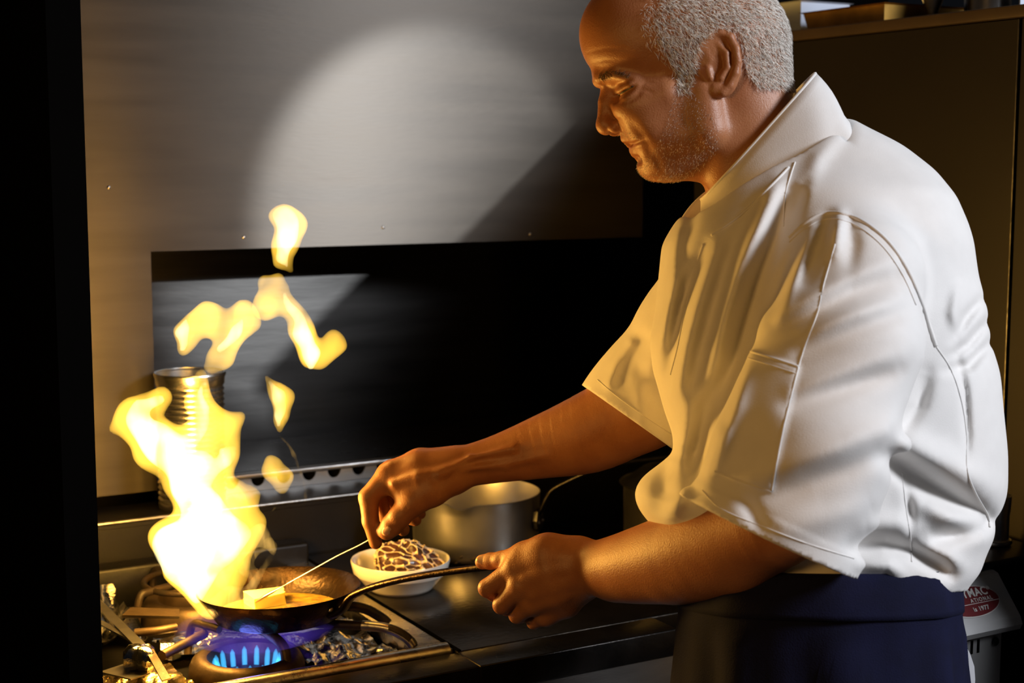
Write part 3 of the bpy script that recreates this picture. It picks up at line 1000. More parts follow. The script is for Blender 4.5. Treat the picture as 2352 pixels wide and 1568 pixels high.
cy = thing('steel_canister', 'polished steel canister on the black top of the machine', 'canister', (1.690, 1.530, 1.0203))
cyc = np.array([1.690, 1.530, 1.0203])
MB().lathe([(0.0005, 0.0), (0.0235, 0.0), (0.026, 0.002), (0.026, 0.007), (0.0225, 0.009), (0.0225, 0.045), (0.0235, 0.05), (0.0245, 0.07), (0.0240, 0.073), (0.022, 0.072), (0.021, 0.01), (0.0005, 0.008)], cyc, 48).build('canister_body', 'tin', cy, 60)
MB().lathe([(0.0262, 0.001), (0.0275, 0.0035), (0.0262, 0.006), (0.0250, 0.0035)], cyc, 48, close=True).build('base_ring', 'worn_steel', cy, 60)

# ------------------------------------------------------------------ fire
def warp(p, a=0.010, f=38.0):
    q = p.copy()
    q[:, 0] += a * np.sin(f * p[:, 2] + 3 * np.sin(21 * p[:, 0]))
    q[:, 1] += a * np.sin(f * 0.9 * p[:, 2] + 1.3)
    q[:, 2] += a * 0.8 * np.sin(f * 1.1 * p[:, 0] + 25 * p[:, 1])
    q[:, 0] += a * 0.38 * np.sin(f * 2.6 * p[:, 2] + 60 * p[:, 1] + 2)
    q[:, 2] += a * 0.45 * np.sin(f * 2.9 * p[:, 0] + 1)
    return q


def tongues(name, chains, m, parent, h=0.004, w=0.010, k=0.012, squash=0.72):
    """chains of (px, py, radius px) at one depth, grown into one closed body of flame"""
    FWh = FW
    C3 = []
    for dep, ch in chains:
        C3.append(([at(x, y, dep) for x, y, r in ch], [rad(r, dep) for x, y, r in ch], at(ch[0][0], ch[0][1], dep)))

    def sdf(p):
        q = warp(p, w)
        d = None
        for pts, rs, o in C3:
            off = (q - np.asarray(o, np.float32)) @ FWh.astype(np.float32)
            qq = q + np.outer(off * (1 / squash - 1), FWh).astype(np.float32)
            e = d_chain(qq, pts, rs, k)
            d = e if d is None else smin(d, e, k)
        return d * 0.75
    allp = np.concatenate([np.array(c[0]) for c in C3])
    mr = max(max(c[1]) for c in C3) + 0.04
    V, Q = surface(sdf, allp.min(0) - mr, allp.max(0) + mr, h, project=False)
    return mesh_obj(name, V, Q, m, parent)


FD = 2.10
fire = thing('pan_fire', 'tall yellow flames leaping from the frying pan', 'fire', PC + [0, 0, 0.05])
main = [(FD, [(495, 1366, 36), (470, 1300, 84), (450, 1230, 82), (470, 1160, 92), (445, 1090, 76), (430, 1030, 70), (470, 975, 42), (455, 900, 36), (462, 850, 18)]),
        (FD, [(520, 1290, 60), (525, 1200, 60), (535, 1130, 40), (560, 1095, 12)]),
        (FD, [(560, 1180, 30), (577, 1140, 16), (580, 1115, 6)]),
        (FD, [(400, 1080, 56), (345, 1020, 54), (335, 965, 46), (350, 912, 30)]),
        (FD, [(345, 1000, 40), (300, 988, 32), (258, 1004, 12)]),
        (FD, [(500, 1050, 50), (515, 990, 30), (535, 1010, 12)]),
        (FD, [(500, 1372, 24), (540, 1376, 24), (590, 1374, 16)])]
tongues('flame_body', main, 'fire_volume', fire, 0.0042, 0.011, 0.016)
core = [(FD, [(455, 1345, 26), (445, 1280, 72), (465, 1205, 74), (445, 1140, 60), (425, 1070, 54), (390, 1030, 50), (345, 990, 40), (345, 925, 22)]),
        (FD, [(500, 1260, 40), (520, 1190, 34), (540, 1230, 14)]),
        (FD, [(440, 1000, 18), (458, 930, 18), (468, 880, 10)]),
        (FD, [(500, 1080, 16), (515, 1045, 16), (530, 1030, 8)])]
tongues('flame_core', core, 'fire_core_volume', fire, 0.004, 0.012, 0.012)
loose = [
    ('flame_tongue', [(FD + .02, [(432, 785, 17), (440, 755, 24), (475, 740, 30), (520, 760, 30), (565, 740, 32), (575, 735, 22)]), (FD + .02, [(540, 770, 30), (515, 815, 24), (490, 845, 12)])], 'fire_volume'),
    ('flame_core', [(FD + .02, [(424, 790, 6), (422, 755, 8), (424, 738, 4)])], 'fire_core_volume'),
    ('flame_core', [(FD + .02, [(510, 800, 8), (540, 772, 12), (556, 750, 5)])], 'fire_core_volume'),
    ('flame_tongue', [(FD + .03, [(652, 500, 26), (658, 505, 28), (650, 555, 30), (652, 590, 20), (672, 615, 7)])], 'fire_volume'),
    ('flame_core', [(FD + .03, [(650, 495, 20), (648, 545, 21), (648, 585, 12), (664, 608, 4)])], 'fire_core_volume'),
    ('flame_tongue', [(FD + .03, [(605, 645, 15), (640, 648, 16), (625, 690, 30), (610, 710, 18)]), (FD + .03, [(665, 660, 9), (668, 700, 18), (690, 760, 24), (708, 800, 27), (740, 805, 22), (758, 790, 22), (760, 775, 16)])], 'fire_volume'),
    ('flame_core', [(FD + .03, [(668, 675, 4), (676, 715, 8), (690, 765, 17), (708, 805, 17), (716, 830, 8)])], 'fire_core_volume'),
    ('flame_tongue', [(FD + .01, [(606, 872, 4), (630, 905, 18), (650, 925, 22), (657, 960, 16), (656, 990, 6)])], 'fire_volume'),
    ('flame_core', [(FD + .01, [(612, 882, 4), (634, 915, 13), (650, 950, 11), (654, 980, 4)])], 'fire_core_volume'),
    ('flame_tongue', [(FD + .01, [(636, 1068, 14), (637, 1095, 18), (634, 1122, 12)])], 'fire_volume'),
]
for nm_, ch, m_ in loose:
    ch = [(dp, [(x, y, r * 1.28) for x, y, r in pts]) for dp, pts in ch]
    tongues(nm_, ch, m_, fire, 0.0032, 0.006, 0.008, 0.9)
for (px, py, dep, e, r) in ((470, 1240, FD, 8.0, 0.06), (440, 1080, FD, 5.5, 0.06), (360, 990, FD, 1.5, 0.04), (520, 770, FD + .02, 1.5, 0.03), (655, 540, FD + .03, 0.8, 0.02), (700, 790, FD + .03, 0.8, 0.02)):
    l = bpy.data.lights.new('fire_light', 'POINT')
    l.energy = e * 1.3
    l.color = (1.0, 0.51, 0.085)
    l.shadow_soft_size = r
    o = bpy.data.objects.new('fire_light', l)
    COL.objects.link(o)
    o.location = at(px, py, dep)
    put(o, fire)

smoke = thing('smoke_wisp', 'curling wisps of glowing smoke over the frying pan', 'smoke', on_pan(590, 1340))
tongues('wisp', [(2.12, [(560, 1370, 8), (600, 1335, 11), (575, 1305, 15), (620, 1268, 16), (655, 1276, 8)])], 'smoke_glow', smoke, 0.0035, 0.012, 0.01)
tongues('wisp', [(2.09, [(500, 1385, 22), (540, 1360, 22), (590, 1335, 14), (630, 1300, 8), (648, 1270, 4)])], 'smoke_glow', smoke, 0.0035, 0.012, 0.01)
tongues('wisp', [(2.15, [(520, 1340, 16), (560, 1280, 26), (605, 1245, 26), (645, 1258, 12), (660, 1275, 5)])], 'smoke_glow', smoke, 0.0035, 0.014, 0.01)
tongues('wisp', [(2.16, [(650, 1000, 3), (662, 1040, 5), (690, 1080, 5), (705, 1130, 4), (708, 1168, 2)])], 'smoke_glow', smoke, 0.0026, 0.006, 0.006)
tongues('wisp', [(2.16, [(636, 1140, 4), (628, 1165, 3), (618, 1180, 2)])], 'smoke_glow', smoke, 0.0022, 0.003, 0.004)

gas = thing('gas_flame', 'blue gas flame burning in the burner ring under the pan', 'flame', (BURN[0], BURN[1], 0.878))
for k in range(16):
    a = 2 * math.pi * (k + 0.35) / 16
    ca, sa = math.cos(a), math.sin(a)
    hh = 0.019 + 0.005 * rng.random()
    MB().tube([(BURN[0] + 0.042 * ca, BURN[1] + 0.042 * sa, 0.874), (BURN[0] + 0.043 * ca, BURN[1] + 0.043 * sa, 0.874 + hh * 0.5), (BURN[0] + 0.0445 * ca, BURN[1] + 0.0445 * sa, 0.874 + hh), (BURN[0] + 0.045 * ca, BURN[1] + 0.045 * sa, 0.874 + hh * 1.25)],
              [0.0040, 0.0042, 0.0036, 0.0010], 8).build('gas_jet', 'gas_jet', gas, 180)
MB().lathe([(0.0005, 0.876), (0.044, 0.876), (0.047, 0.892), (0.058, 0.907), (0.090, 0.920), (0.112, 0.929), (0.100, 0.9325), (0.07, 0.9325), (0.0005, 0.9322)], (BURN[0] + 0.024, BURN[1] + 0.034, 0), 40).build('gas_haze', 'gas_haze', gas, 180)
l = bpy.data.lights.new('gas_light', 'POINT')
l.energy, l.color, l.shadow_soft_size = 0.10, (0.15, 0.2, 1.0), 0.02
o = bpy.data.objects.new('gas_light', l)
COL.objects.link(o)
o.location = (BURN[0], BURN[1], 0.915)
put(o, gas)

# ------------------------------------------------------------------ the chef
HD = 1.76                                        # distance of his middle from the camera
person = thing('person', 'chef in a white short sleeved jacket and navy apron, head bowed, holding pan and spoon', 'person', (at(1880, 1300, HD)[0], at(1880, 1300, HD)[1], 0.0))
SP = HD / FPX
f32 = np.float32
RT32, UP32, FW32 = RT.astype(f32), UP.astype(f32), FW.astype(f32)


def H(px, py, w=0.0):
    """point seen at (px, py); w = how far it lies towards the camera from his middle plane, in head pixels"""
    return at(px, py, HD - w * SP).astype(f32)


def proj(p):
    q = p - CAM.astype(f32)
    z = q @ FW32
    return CX + FPX * (q @ RT32) / z, CY - FPX * (q @ UP32) / z, z


AX = np.stack([RT32, UP32, -FW32], 1)             # columns: image right, image up, towards camera


def rotax(deg):
    """frame turned in the picture plane (clockwise as seen)"""
    a = math.radians(deg)
    return np.stack([RT32 * math.cos(a) - UP32 * math.sin(a), RT32 * math.sin(a) + UP32 * math.cos(a), -FW32], 1)


def E(p, c, r, deg=0.0):
    return d_ell(p, c, [x * SP for x in r], rotax(deg))


def CH(p, pts, rs, k=4):
    return d_chain(p, [H(*q) for q in pts], [r * SP for r in rs], k * SP)


def both(pts):
    return [[(x, y, w) for x, y, w in pts], [(x, y, -w) for x, y, w in pts]]


def mirror(p):
    """fold the far half of the head onto the near half"""
    o = H(1570, 200)
    w = -(p - o) @ FW32
    return (p + np.outer(2 * np.minimum(w, 0), FW32).astype(f32)), w


FACE_LINES = [  # polyline in the picture, height in mm, width px
    ([(1412, 223), (1424, 218), (1436, 211), (1448, 204), (1459, 196)], -3.2, 5), ([(1408, 204), (1424, 192), (1444, 184), (1464, 186)], -1.8, 6), ([(1420, 206), (1436, 198), (1452, 192)], 1.0, 7),
    ([(1422, 238), (1444, 232), (1464, 220), (1474, 206)], -1.2, 7), ([(1430, 228), (1446, 222), (1460, 211)], 1.0, 6),
    ([(1434, 272), (1450, 284), (1468, 302), (1484, 324), (1494, 350)], -1.3, 10), ([(1450, 262), (1474, 280), (1496, 306)], 0.4, 18), ([(1486, 330), (1492, 350), (1490, 372)], -0.8, 9),
    ([(1436, 331), (1452, 331), (1466, 326), (1480, 321)], -3.0, 5), ([(1500, 350), (1512, 374), (1520, 396)], -1.2, 8),
    ([(1470, 196), (1486, 190), (1500, 190)], -0.7, 4), ([(1472, 206), (1488, 208), (1500, 214)], -0.7, 4), ([(1350, 120), (1390, 112), (1440, 112)], -0.5, 5), ([(1352, 146), (1390, 138), (1436, 140)], -0.6, 5),
    ([(1376, 188), (1390, 192), (1398, 204)], -1.0, 6), ([(1398, 274), (1404, 284), (1402, 296)], -0.9, 5), ([(1404, 272), (1424, 276), (1434, 290)], -1.2, 5),
    ([(1560, 250), (1590, 300), (1600, 360)], -0.8, 16), ([(1540, 200), (1500, 240), (1470, 262)], 0.8, 22)]


def seg_dist(x, y, pts):
    best = np.full(len(x), 1e9, f32)
    tt = np.zeros(len(x), f32)
    n = len(pts) - 1
    for i in range(n):
        (x0, y0), (x1, y1) = pts[i], pts[i + 1]
        dx, dy = x1 - x0, y1 - y0
        t = np.clip(((x - x0) * dx + (y - y0) * dy) / (dx * dx + dy * dy), 0, 1)
        d = np.hypot(x - x0 - t * dx, y - y0 - t * dy)
        m = d < best
        best = np.where(m, d, best)
        tt = np.where(m, (i + t) / n, tt)
    return best, tt


def head_sdf(p0):
    p, w0 = mirror(p0)
    s = SP
    d = E(p, H(1572, 92), (232, 166, 148), 8)                                    # skull
    d = smin(d, E(p, H(1480, 80), (141, 120, 118)), 40 * s)                       # forehead
    d = smin(d, E(p, H(1660, 100), (134, 135, 128)), 40 * s)                      # back of the head
    d = smin(d, CH(p, [(1490, 225, 0), (1522, 342, 0)], [97, 64]), 30 * s)        # mid face to chin
    d = smin(d, CH(p, [(1475, 245, 52), (1495, 300, 48)], [58, 52]), 25 * s)      # cheek
    d = smin(d, CH(p, [(1450, 240, 62), (1530, 215, 92)], [38, 34]), 25 * s)      # cheekbone
    d = smin(d, CH(p, [(1615, 210, 100), (1625, 300, 88), (1530, 352, 20)], [38, 46, 54]), 30 * s)   # jaw
    d = smin(d, CH(p, [(1530, 345, 0), (1640, 345, 0)], [62, 78]), 30 * s)        # under the chin
    d = smin(d, CH(p, [(1492, 382, 0), (1500, 385, 12)], [26, 24]), 14 * s)       # chin pad
    d = smin(d, CH(p, [(1705, 185, 0), (1748, 440, 0), (1810, 640, 0)], [106, 108, 120]), 30 * s)    # neck
    d = smin(d, CH(p, [(1690, 190, 66), (1680, 440, 36)], [46, 42]), 40 * s)      # neck muscle
    d = smin(d, E(p, H(1560, 262, 78), (72, 66, 34), -20), 34 * s)                # side of the cheek
    # brow, eye socket, nose
    d = smin(d, CH(p, [(1378, 172, 0), (1382, 176, 24), (1420, 172, 66), (1456, 190, 92)], [17, 18, 16, 14]), 16 * s)
    d = smax(d, -E(p, H(1404, 214, 66), (26, 18, 34), 25), 24 * s)
    d = smin(d, CH(p, [(1402, 196, 0), (1394, 236, 0), (1391, 284, 0)], [20, 20, 20]), 14 * s)
    d = smin(d, E(p, H(1392, 288, 0), (22, 22, 23)), 10 * s)
    d = smin(d, E(p, H(1416, 290, 24), (19, 16, 13), -20), 9 * s)
    d = smax(d, -E(p, H(1404, 309, 13), (13, 7, 7), -20), 5 * s)
    # eye with lowered lid
    d = smin(d, E(p, H(1440, 206, 60), (25, 23, 25)), 10 * s)
    # mouth
    d = smin(d, CH(p, [(1440, 316, 0), (1452, 317, 20), (1472, 320, 38)], [15, 14, 8]), 10 * s)
    d = smin(d, CH(p, [(1461, 345, 0), (1468, 342, 20), (1482, 332, 36)], [15, 14, 8]), 10 * s)
    d = smax(d, -CH(p, [(1436, 332, 0), (1450, 331, 26)], [4.5, 4]), 3 * s)
    d = smax(d, -CH(p, [(1455, 368, 0), (1470, 366, 30)], [10, 8]), 12 * s)
    # creases of the skin
    px, py, _ = proj(p)
    face = (px > 1340) & (px < 1640) & (py < 420) & (py > 60)
    if face.any():
        x, y = px[face], py[face]
        c = np.zeros(len(x), f32)
        for pts, amp, wd in FACE_LINES:
            dd, t = seg_dist(x, y, pts)
            c += (amp * 0.001 * np.exp(-(dd / wd) ** 2) * np.sin(np.pi * np.clip(t * 0.84 + 0.08, 0, 1)) ** 0.7).astype(f32)
        d[face] -= c
    # ear
    e = E(p, H(1654, 146, 128), (44, 76, 13), -6)
    e = smax(e, -E(p, H(1650, 152, 142), (20, 30, 18), 10), 8 * s)
    e = smax(e, -E(p, H(1640, 112, 144), (14, 18, 12), 30), 8 * s)
    e = smin(e, CH(p, [(1632, 140, 132), (1617, 108, 132), (1626, 86, 138), (1652, 75, 142), (1676, 84, 144), (1690, 112, 146), (1694, 140, 146), (1689, 168, 144), (1676, 196, 140), (1660, 212, 138)], [7, 8, 9, 9, 9, 9, 9, 9, 9, 10]), 6 * s)
    e = smin(e, CH(p, [(1648, 100, 138), (1668, 122, 142), (1671, 155, 142), (1656, 180, 140)], [6, 7, 7, 8]), 6 * s)
    e = smin(e, CH(p, [(1626, 160, 134), (1631, 178, 136)], [9, 8]), 6 * s)
    e = smin(e, E(p, H(1647, 205, 134), (17, 18, 10), 20), 8 * s)
    d = smin(d, E(p, H(1640, 150, 116), (30, 50, 22)), 14 * s)
    d = smin(d, e, 5 * s)
    return d


LS = 1.0


def D3(pts):
    return [at(*q).astype(f32) for q in pts]


def chain_px(p, pts, k=0.006):
    """pts: (px, py, dep, radius px)"""
    return d_chain(p, [at(x, y, z).astype(f32) for x, y, z, r in pts], [rad(r, z) for x, y, z, r in pts], k)


ARM_L = [(1870, 1130, 1.585, 96), (1800, 1196, 1.60, 100), (1710, 1228, 1.645, 105), (1600, 1262, 1.70, 102), (1480, 1288, 1.765, 82), (1400, 1300, 1.81, 65), (1330, 1305, 1.845, 56), (1290, 1308, 1.852, 48)]


ARM_L = [tuple(q) for q in curve_pts(ARM_L, 30)]


def hand_l(p):
    d = d_curve(p, [at(x, y, z) for x, y, z, r in ARM_L], [rad(r, z) for x, y, z, r in ARM_L])
    d = smin(d, chain_px(p, [(1700, 1290, 1.655, 62), (1560, 1318, 1.73, 48), (1420, 1326, 1.80, 36)]), 0.04)
    # palm: wrist to the knuckles
    k = 0.016
    d = smin(d, chain_px(p, [(1330, 1290, 1.845, 44), (1250, 1285, 1.850, 42), (1185, 1306, 1.858, 28)]), k)
    d = smin(d, chain_px(p, [(1330, 1310, 1.840, 46), (1265, 1325, 1.840, 40), (1196, 1345, 1.848, 28)]), k)
    d = smin(d, chain_px(p, [(1335, 1325, 1.845, 44), (1280, 1360, 1.845, 38), (1222, 1384, 1.852, 27)]), k)
    d = smin(d, chain_px(p, [(1338, 1338, 1.855, 38), (1300, 1385, 1.860, 32), (1254, 1412, 1.866, 25)]), k)
    d = smin(d, chain_px(p, [(1300, 1330, 1.875, 40), (1240, 1350, 1.880, 34)]), k)
    # fingers curled round the handle
    g = chain_px(p, [(1185, 1306, 1.858, 27), (1120, 1350, 1.872, 21.5), (1136, 1362, 1.905, 19), (1172, 1345, 1.918, 16)], 0.003)
    d = smin(d, g, 0.006)
    g = chain_px(p, [(1196, 1345, 1.848, 27), (1153, 1389, 1.862, 21), (1164, 1394, 1.898, 19), (1196, 1372, 1.914, 16)], 0.003)
    d = smin(d, g, 0.005)
    g = chain_px(p, [(1222, 1384, 1.852, 26), (1188, 1412, 1.872, 19), (1196, 1412, 1.903, 17.5), (1222, 1390, 1.915, 15)], 0.003)
    d = smin(d, g, 0.005)
    g = chain_px(p, [(1254, 1412, 1.866, 24), (1226, 1428, 1.890, 16), (1232, 1424, 1.913, 15), (1250, 1402, 1.918, 13)], 0.003)
    d = smin(d, g, 0.005)
    # thumb along the top of the handle
    d = smin(d, chain_px(p, [(1322, 1272, 1.840, 34), (1262, 1266, 1.845, 36), (1205, 1274, 1.862, 28)], 0.01), 0.02)
    d = smin(d, chain_px(p, [(1205, 1274, 1.862, 27), (1152, 1286, 1.885, 20), (1128, 1288, 1.897, 18.5), (1108, 1290, 1.905, 17)], 0.004), 0.008)
    # knuckles, tendons and veins
    for (x, y, z) in ((1187, 1300, 1.850), (1198, 1340, 1.839), (1224, 1380, 1.842), (1256, 1408, 1.857)):
        d = smin(d, chain_px(p, [(x, y, z + .014, 20), (x + 10, y - 2, z + .014, 20)]), 0.008)
    for v in ([(1210, 1330, 1.836, 3.2), (1260, 1312, 1.826, 3.2), (1320, 1300, 1.818, 2.5)], [(1226, 1368, 1.836, 3), (1280, 1345, 1.826, 3), (1335, 1330, 1.816, 2)],
              [(1196, 1302, 1.846, 3), (1250, 1282, 1.832, 3.4), (1310, 1278, 1.822, 2.5)],
              [(1240, 1385, 1.840, 3), (1270, 1376, 1.833, 3.4), (1300, 1366, 1.828, 2)]):
        d = smin(d, chain_px(p, v), 0.012)
    return d


ARM_R = [(1600, 860, 1.97, 100), (1500, 925, 2.00, 100), (1430, 958, 2.02, 97), (1350, 995, 2.035, 92), (1250, 1025, 2.05, 74), (1150, 1052, 2.055, 56), (1080, 1068, 2.055, 48), (1030, 1078, 2.055, 45), (985, 1084, 2.056, 38)]


ARM_R = [tuple(q) for q in curve_pts(ARM_R, 30)]


def hand_r(p):
    d = d_curve(p, [at(x, y, z) for x, y, z, r in ARM_R], [rad(r, z) for x, y, z, r in ARM_R])
    k = 0.016
    d = smin(d, chain_px(p, [(1040, 1080, 2.050, 44), (960, 1082, 2.045, 42), (893, 1090, 2.045, 28)]), k)
    d = smin(d, chain_px(p, [(1040, 1075, 2.065, 42), (965, 1072, 2.068, 40), (900, 1083, 2.070, 27)]), k)
    d = smin(d, chain_px(p, [(1040, 1080, 2.080, 38), (980, 1080, 2.088, 36), (918, 1092, 2.092, 25)]), k)
    d = smin(d, chain_px(p, [(1040, 1090, 2.085, 34), (990, 1100, 2.100, 30), (940, 1112, 2.108, 22)]), k)
    # fingers
    d = smin(d, chain_px(p, [(893, 1090, 2.045, 27), (847, 1142, 2.040, 23), (851, 1196, 2.043, 19), (863, 1246, 2.048, 15)], 0.004), 0.006)
    d = smin(d, chain_px(p, [(900, 1083, 2.070, 26), (862, 1132, 2.074, 22), (884, 1186, 2.070, 18), (926, 1216, 2.058, 15)], 0.004), 0.005)
    d = smin(d, chain_px(p, [(918, 1092, 2.092, 24), (884, 1134, 2.098, 20), (912, 1180, 2.092, 17), (954, 1194, 2.076, 14)], 0.004), 0.005)
    d = smin(d, chain_px(p, [(940, 1112, 2.108, 21), (916, 1144, 2.114, 16), (940, 1172, 2.106, 14), (966, 1180, 2.094, 12)], 0.004), 0.005)
    # thumb
    d = smin(d, chain_px(p, [(1030, 1098, 2.040, 36), (992, 1124, 2.028, 36), (950, 1154, 2.022, 29)], 0.012), 0.02)
    d = smin(d, chain_px(p, [(950, 1154, 2.022, 29), (918, 1186, 2.023, 26), (901, 1205, 2.028, 25), (889, 1218, 2.034, 22)], 0.004), 0.008)
    d = smin(d, chain_px(p, [(960, 1110, 2.035, 30), (920, 1120, 2.035, 24)]), 0.02)
    # creases, tendons and veins
    for v in ([(900, 1068, 2.038, 4), (960, 1052, 2.045, 4), (1030, 1048, 2.045, 3)], [(905, 1110, 2.020, 4), (960, 1095, 2.012, 4), (1020, 1080, 2.015, 3)],
              [(1010, 1090, 2.012, 4), (1080, 1050, 2.022, 4), (1180, 1030, 2.018, 3)], [(1060, 1078, 2.022, 2), (1160, 1066, 2.022, 2.5), (1260, 1045, 2.008, 2)]):
        d = smin(d, chain_px(p, v), 0.012)
    for (a, b) in (((920, 1182, 2.003), (934, 1168, 2.003)), ((929, 1192, 2.004), (942, 1176, 2.004))):
        d = smax(d, -chain_px(p, [(a[0], a[1], a[2], 2.2), (b[0], b[1], b[2], 2.2)]), 0.003)
    return d


def torso_body(p):
    d = d_chain(p, [at(1860, 480, HD).astype(f32), at(1900, 760, HD).astype(f32), at(1890, 1050, HD).astype(f32), at(1880, 1330, HD).astype(f32)], [0.08, 0.11, 0.115, 0.10], 0.05)
    d = smin(d, d_chain(p, [at(1860, 500, HD).astype(f32), at(1950, 640, 1.625).astype(f32), at(1870, 1000, 1.60).astype(f32), at(1840, 1180, 1.592).astype(f32)], [0.06, 0.045, 0.042, 0.042], 0.03), 0.02)
    d = smin(d, d_chain(p, [at(1800, 500, HD).astype(f32), at(1660, 620, 1.92).astype(f32), at(1580, 850, 1.975).astype(f32), at(1500, 925, 2.0).astype(f32)], [0.06, 0.05, 0.05, 0.050], 0.03), 0.02)
    hip = at(1880, 1330, HD)
    for s in (-1, 1):
        a = hip - FW * 0.085 * s
        d = smin(d, d_chain(p, [a.astype(f32), np.array([a[0], a[1], 0.5], f32), np.array([a[0] + 0.01, a[1], 0.09], f32), np.array([a[0] - 0.13, a[1] + 0.07, 0.035], f32)], [0.075, 0.06, 0.045, 0.035], 0.03), 0.03)
    return d


def join_surfaces(parts):
    V, Q, o = [], [], 0
    for v, q in parts:
        V.append(v)
        Q.append(q + o)
        o += len(v)
    return np.concatenate(V), np.concatenate(Q)


def box_of(pts, m):
    P = np.array([np.asarray(q)[:3] for q in pts])
    return P.min(0) - m, P.max(0) + m


lo, hi = box_of([H(1340, -80, 0), H(1830, 460, 0), H(1600, 100, 150), H(1600, 100, -150), H(1800, 560, 0), H(1340, 400, 0), H(1830, -80, 0)], 0.03)
head_v, head_q = surface(head_sdf, lo, hi, 0.0017)
lo, hi = box_of([at(1085, 1240, 1.92), at(1320, 1440, 1.92), at(1340, 1300, 1.8), at(1740, 1250, 1.64), at(1330, 1240, 1.8), at(1800, 1180, 1.6)], 0.05)
hl = surface(hand_l, lo, hi, 0.0020)
lo, hi = box_of([at(820, 1060, 2.0), at(860, 1260, 2.0), at(1000, 1100, 2.11), at(1500, 925, 2.0), at(1350, 995, 2.04)], 0.055)
hr = surface(hand_r, lo, hi, 0.0021)
hipc = at(1880, 1330, HD)
tb = surface(torso_body, (hipc[0] - 0.5, hipc[1] - 0.5, 0.0), (hipc[0] + 0.5, hipc[1] + 0.6, 1.66), 0.008, margin=0.02)
V, Q = join_surfaces([(head_v, head_q), hl, hr, tb])
body = mesh_obj('body', V, Q, 'skin', person)


# nails: small curved plates on the thumbs and fingers
def nail(c, along, normal, w, l):
    c, along, normal = np.array(c, float), np.array(along, float), np.array(normal, float)
    along /= np.linalg.norm(along)
    normal -= along * (normal @ along)
    normal /= np.linalg.norm(normal)
    side = np.cross(along, normal)
    V, Q = [], []
    n = 7
    for lay in (0.0, -0.0012):
        for i in range(n):
            for j in range(n):
                u, v = -1 + 2 * i / (n - 1), -1 + 2 * j / (n - 1)
                uu, vv = u * math.sqrt(1 - v * v / 2), v * math.sqrt(1 - u * u / 2)
                V.append(c + along * vv * l + side * uu * w - normal * (0.35 * w * uu * uu) + normal * lay)
    for b in (0, n * n):
        for i in range(n - 1):
            for j in range(n - 1):
                q = (b + i * n + j, b + (i + 1) * n + j, b + (i + 1) * n + j + 1, b + i * n + j + 1)
                Q.append(q if b else q[::-1])
    ring = [i * n for i in range(n)] + [(n - 1) * n + j for j in range(1, n)] + [i * n + n - 1 for i in range(n - 2, -1, -1)] + [j for j in range(n - 2, 0, -1)]
    for a, b in zip(ring, ring[1:] + ring[:1]):
        Q.append((a, b, b + n * n, a + n * n))
    mesh_obj('nail', V, Q, 'nail', person)


def on_body(sdf, px, py, d0):
    """march the line of sight to the skin"""
    t = d0
    for _ in range(60):
        p = at(px, py, t).astype(f32)[None]
        d = float(sdf(p)[0])
        if d < 0.0003:
            break
        t += d * 0.8
    p = at(px, py, t).astype(f32)[None]
    return p[0], gradient(sdf, p, 0.002)[0]


c, nrm_ = on_body(hand_r, 888, 1219, 1.97)
nail(c + nrm_ * 0.0006, at(880, 1230, 2.03) - at(905, 1200, 2.02), nrm_, 0.0062, 0.0078)
c, nrm_ = on_body(hand_l, 1106, 1284, 1.86)
nail(c + nrm_ * 0.0006, at(1096, 1286, 1.9) - at(1130, 1284, 1.89), nrm_, 0.0060, 0.0075)


# ------------------------------------------------------------------ hair
def in_poly(x, y, poly):
    ins = np.zeros(len(x), bool)
    n = len(poly)
    for i in range(n):
        (x0, y0), (x1, y1) = poly[i], poly[(i + 1) % n]
        c = ((y0 > y) != (y1 > y)) & (x < (x1 - x0) * (y - y0) / (y1 - y0 + 1e-9) + x0)
        ins ^= c
    return ins


tri = np.concatenate([head_q[:, :3], head_q[:, [0, 2, 3]]])
A_, B_, C_ = head_v[tri[:, 0]], head_v[tri[:, 1]], head_v[tri[:, 2]]
areas = 0.5 * np.linalg.norm(np.cross(B_ - A_, C_ - A_), axis=1)
O_ = H(1570, 200)


def hair_points(poly, n, rs, edge=None):
    cen = (A_ + B_ + C_) / 3
    wl = -(cen - O_) @ FW32
    # the side of the head is symmetric: judge the far half by its mirror image
    cm = cen + np.outer(2 * np.minimum(wl, 0), FW32).astype(f32)
    px, py, _ = proj(cm)
    ok = in_poly(px, py, poly)
    pr_ = np.where(ok, areas, 0)
    pr_ = pr_ / pr_.sum()
    i = rs.choice(len(tri), n, p=pr_)
    u, v = rs.rand(n, 1), rs.rand(n, 1)
    fl = (u + v) > 1
    u, v = np.where(fl, 1 - u, u), np.where(fl, 1 - v, v)
    P = A_[i] + u * (B_[i] - A_[i]) + v * (C_[i] - A_[i])
    P = P.astype(f32)
    return P, gradient(head_sdf, P, 0.004)


